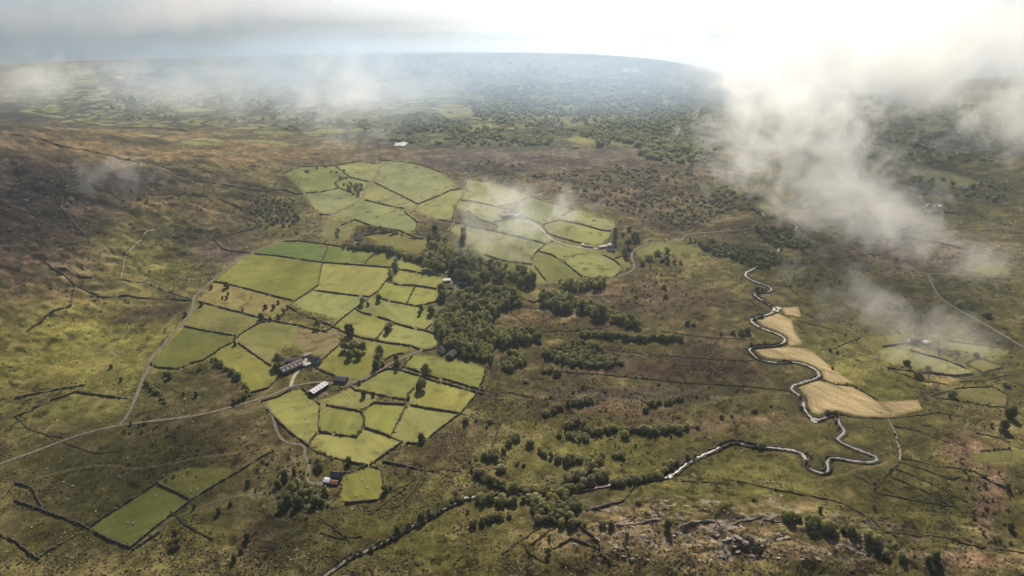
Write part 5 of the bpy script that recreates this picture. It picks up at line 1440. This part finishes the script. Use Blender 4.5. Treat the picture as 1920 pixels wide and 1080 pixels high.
flocks = [([(577,752),(582,757),(588,755),(549,763),(537,752),(579,794),(607,774),(572,785)],"white sheep grazing in the bright field by the white-roofed barn"),
 ([(449,661),(450,670),(461,658),(492,690),(482,662),(536,647),(540,671)],"white sheep in the green fields above the rough hollow"),
 ([(240,981),(250,982),(293,930),(345,894),(359,922),(371,918),(225,895),(307,893)],"white sheep in or beside the narrow walled paddock"),
 ([(642,737),(650,740),(655,744),(667,742),(690,748)],"white sheep scattered below the main road by the barn"),
 ([(563,561),(620,580),(643,520),(722,515),(622,518)],"white sheep out on the big bright pastures"),
 ([(350,763),(372,747),(347,749),(361,792)],"white sheep in the brown rough hollow"),
 ([(150,700),(90,880),(120,905),(395,512),(137,912),(180,960),(60,990),(240,860)],"white sheep wandering on the open hillside"),
 ([(667,930),(690,915),(680,900)],"white sheep in the field beside the red-roofed outhouse")]
for pts, lab in flocks:
    P = ground_at([p[0] for p in pts], [p[1] for p in pts])
    for p in P:
        o = link("sheep", SH); o.location = p; o.rotation_euler = (0, 0, rg.random() * 6.28); o.scale = (1.35,) * 3; tag(o, lab, "sheep", lab.replace("white sheep", "sheep"))
# pole in the round field
p = at(652, 766)
t = empty("utility_pole", p); tag(t, "thin wooden pole standing in the small field below the road", "pole")
bm = bmesh.new(); bmesh.ops.create_cone(bm, cap_ends=True, segments=8, radius1=0.16, radius2=0.11, depth=8.5); bmesh.ops.translate(bm, verts=bm.verts, vec=(0, 0, 4.1)); link("post", bm_mesh("post", bm), M['wood'], t)
box_obj("crossarm", (-0.9, 0.9, -0.06, 0.06, 7.6, 7.75), M['wood'], t)

# ------------------------------------------------------------------ air: haze and low drifting mist
def haze_box(x0, x1, y0, y1, z0, z1, density, colour, g):
    bm = bmesh.new(); box_bm(bm, x0, x1, y0, y1, z0, z1); bmesh.ops.recalc_face_normals(bm, faces=bm.faces)
    m = bpy.data.materials.new("haze"); m.use_nodes = True; N, L = m.node_tree.nodes, m.node_tree.links
    N.remove(N["Principled BSDF"]); pv = N.new("ShaderNodeVolumePrincipled")
    pv.inputs["Density"].default_value = density; pv.inputs["Color"].default_value = (*colour, 1); pv.inputs["Anisotropy"].default_value = g
    L.new(pv.outputs[0], N["Material Output"].inputs["Volume"])
    o = link("haze", bm_mesh("haze", bm), m); tag(o, kind="stuff"); return o
haze_box(-14000, 14000, -400, 15200, -14, CAM_H + 60, 0.000070, (0.74, 0.87, 1.0), 0.62)

def mist(label, px, py, depth, w, h, thick, density, scale=2.2, thr=0.5, seed=0, tilt=0.0, colour=(0.97, 0.96, 0.95), g=0.55, yaw=0.0, name="mist", loc=None, torn=4.0):
    """a drifting bank of low cloud: its centre lies on the sight line of a survey point at the given distance; sizes in metres"""
    a = (px - 960) / FPX; b = -(py - 540) / FPX
    c = Vector((a, CP + b * SP, -SP + b * CP)) * depth + Vector((0, 0, CAM_H))
    if loc is not None: c = Vector(loc)
    bm = bmesh.new(); bmesh.ops.create_icosphere(bm, subdivisions=3, radius=1.0)
    m = bpy.data.materials.new("mist"); m.use_nodes = True; N, L = m.node_tree.nodes, m.node_tree.links
    N.remove(N["Principled BSDF"]); pv = N.new("ShaderNodeVolumePrincipled")
    pv.inputs["Color"].default_value = (*colour, 1); pv.inputs["Anisotropy"].default_value = g
    tc = N.new("ShaderNodeTexCoord")
    ln = N.new("ShaderNodeVectorMath"); ln.operation = 'LENGTH'; L.new(tc.outputs["Object"], ln.inputs[0])
    fall = N.new("ShaderNodeMapRange"); fall.interpolation_type = 'SMOOTHSTEP'
    fall.inputs[1].default_value = 1.0; fall.inputs[2].default_value = 0.15; fall.inputs[3].default_value = -0.75; fall.inputs[4].default_value = thr
    L.new(ln.outputs["Value"], fall.inputs[0])
    mp = N.new("ShaderNodeMapping"); mp.inputs["Location"].default_value = (seed * 3.7, seed * 1.9, seed * 5.3)
    k = max(w, h, thick)
    mp.inputs["Scale"].default_value = (w / k, h / k, thick / k)
    L.new(tc.outputs["Object"], mp.inputs["Vector"])
    nz = N.new("ShaderNodeTexNoise"); nz.inputs["Scale"].default_value = scale; nz.inputs["Detail"].default_value = 7; nz.inputs["Roughness"].default_value = 0.66; nz.inputs["Distortion"].default_value = 0.5
    L.new(mp.outputs[0], nz.inputs["Vector"])
    am = N.new("ShaderNodeMath"); am.operation = 'MULTIPLY_ADD'; L.new(nz.outputs["Fac"], am.inputs[0]); am.inputs[1].default_value = torn; am.inputs[2].default_value = -0.5 * torn
    ad = N.new("ShaderNodeMath"); ad.operation = 'ADD'; L.new(am.outputs[0], ad.inputs[0]); L.new(fall.outputs[0], ad.inputs[1])
    mr = N.new("ShaderNodeMapRange"); mr.inputs[1].default_value = 0.0; mr.inputs[2].default_value = 0.9; mr.inputs[3].default_value = 0.0; mr.inputs[4].default_value = density
    L.new(ad.outputs[0], mr.inputs[0]); L.new(mr.outputs[0], pv.inputs["Density"])
    L.new(pv.outputs[0], N["Material Output"].inputs["Volume"])
    m.cycles.volume_step_rate = 0.7 if max(w, h) < 900 else 1.0
    o = link(name, bm_mesh(name, bm), m); o.location = c; o.scale = (w / 2, h / 2, thick / 2); o.rotation_euler = (0, R(tilt), R(yaw))
    tag(o, label, name, "drifting banks of mist" if name == "mist" else "unseen clouds overhead", "stuff")
    return o
# px, py, distance, width, length, thickness, density, noise scale, core
mist("thick bank of white mist filling the sky side of the river valley", 1690, 85, 1700, 1900, 1500, 540, 0.0100, 4.0, .50, 1)
mist("tall curl of mist pouring down toward the river", 1490, 230, 1200, 680, 600, 480, 0.0135, 5.0, .34, 2, 20)
mist("ragged shelf of mist over the moor beyond the river", 1580, 370, 1000, 760, 500, 220, 0.0120, 5.5, .28, 3, 16)
mist("thin trailing wisp over the purple moor", 1760, 460, 880, 560, 300, 120, 0.0100, 5.0, .22, 4, 14)
mist("thin veil drifting over the far-bank farm", 1700, 605, 720, 420, 300, 120, 0.0105, 4.6, .22, 5, 18)
mist("mist bank hanging on the misty wooded slope", 1880, 230, 1450, 760, 640, 320, 0.0095, 4.6, .25, 6)
mist("wisp of mist hiding the farm in the middle fields", 955, 410, 1010, 330, 380, 210, 0.0115, 4.6, .30, 7)
mist("small wisp over the brown moor beyond the middle fields", 1072, 380, 1100, 190, 200, 120, 0.0120, 2.6, .26, 8)
mist("grey veil of mist over the far small fields", 520, 170, 1900, 1900, 1100, 280, 0.0028, 5.0, .35, 9)
mist("column of mist standing over the far end of the bracken spur", 660, 185, 1500, 560, 640, 420, 0.0060, 5.0, .15, 10)
mist("streaks of mist over the far plain behind the hill", 90, 150, 1900, 1000, 900, 260, 0.0045, 4.0, .3, 11)
mist("dusky roll of cloud hanging over the sea", 330, 25, 2600, 2700, 800, 400, 0.0028, 4.0, .4, 12, 0, (0.80, 0.74, 0.72))
mist("faint puff of mist on the dark heather slope", 215, 325, 1000, 250, 230, 120, 0.0075, 4.5, .2, 13)
mist("bright haze bank under the sun over the sea", 960, 0, 3900, 7600, 1200, 480, 0.0020, 3.0, .6, 14, 0, (0.97, 0.96, 0.95), 0.55, 0, "mist", None, 1.6)
mist("broad blue-white veil lying over the far coastal plain", 0, 0, 1, 6800, 3000, 340, 0.0014, 6.0, .7, 15, 0, (0.64, 0.79, 1.0), 0.5, 0, "mist", (0, 2350, 90), 2.2)
mist("pale torn mist drifting off the shore where the coast bends away", 1400, 118, 2500, 1100, 700, 260, 0.0045, 4.0, .35, 16)
# unseen clouds added high over the valley so their shade falls on the ground
def shade_cloud(label, px, py, w, h, dens, seed, alt=760):
    g = at(px, py); k = (alt - g[2]) / sdir.z
    mist(label, 0, 0, 1, w, h, 130, dens, 2.4, .3, seed, 0, (0.95, 0.95, 0.96), 0.6, 0, "cloud", (g[0] + sdir.x * k, g[1] + sdir.y * k, alt), 1.6)
shade_cloud("unseen grey cloud shading the near hillside pastures", 270, 890, 620, 420, 0.034, 41)
shade_cloud("unseen grey cloud shading the dark heather slope", 60, 400, 420, 620, 0.032, 42)
shade_cloud("unseen small cloud shading the road below the bracken spur", 440, 445, 260, 230, 0.020, 43)
shade_cloud("unseen grey cloud shading the bog beside the river", 1330, 690, 460, 330, 0.024, 44)
shade_cloud("unseen grey cloud shading the moor beyond the pale tracks", 1790, 540, 420, 330, 0.024, 45)
shade_cloud("unseen grey cloud shading the fields behind the knoll", 640, 1010, 460, 180, 0.026, 46)
shade_cloud("unseen grey cloud shading the lower meadows past the knoll", 1700, 930, 380, 260, 0.022, 47)
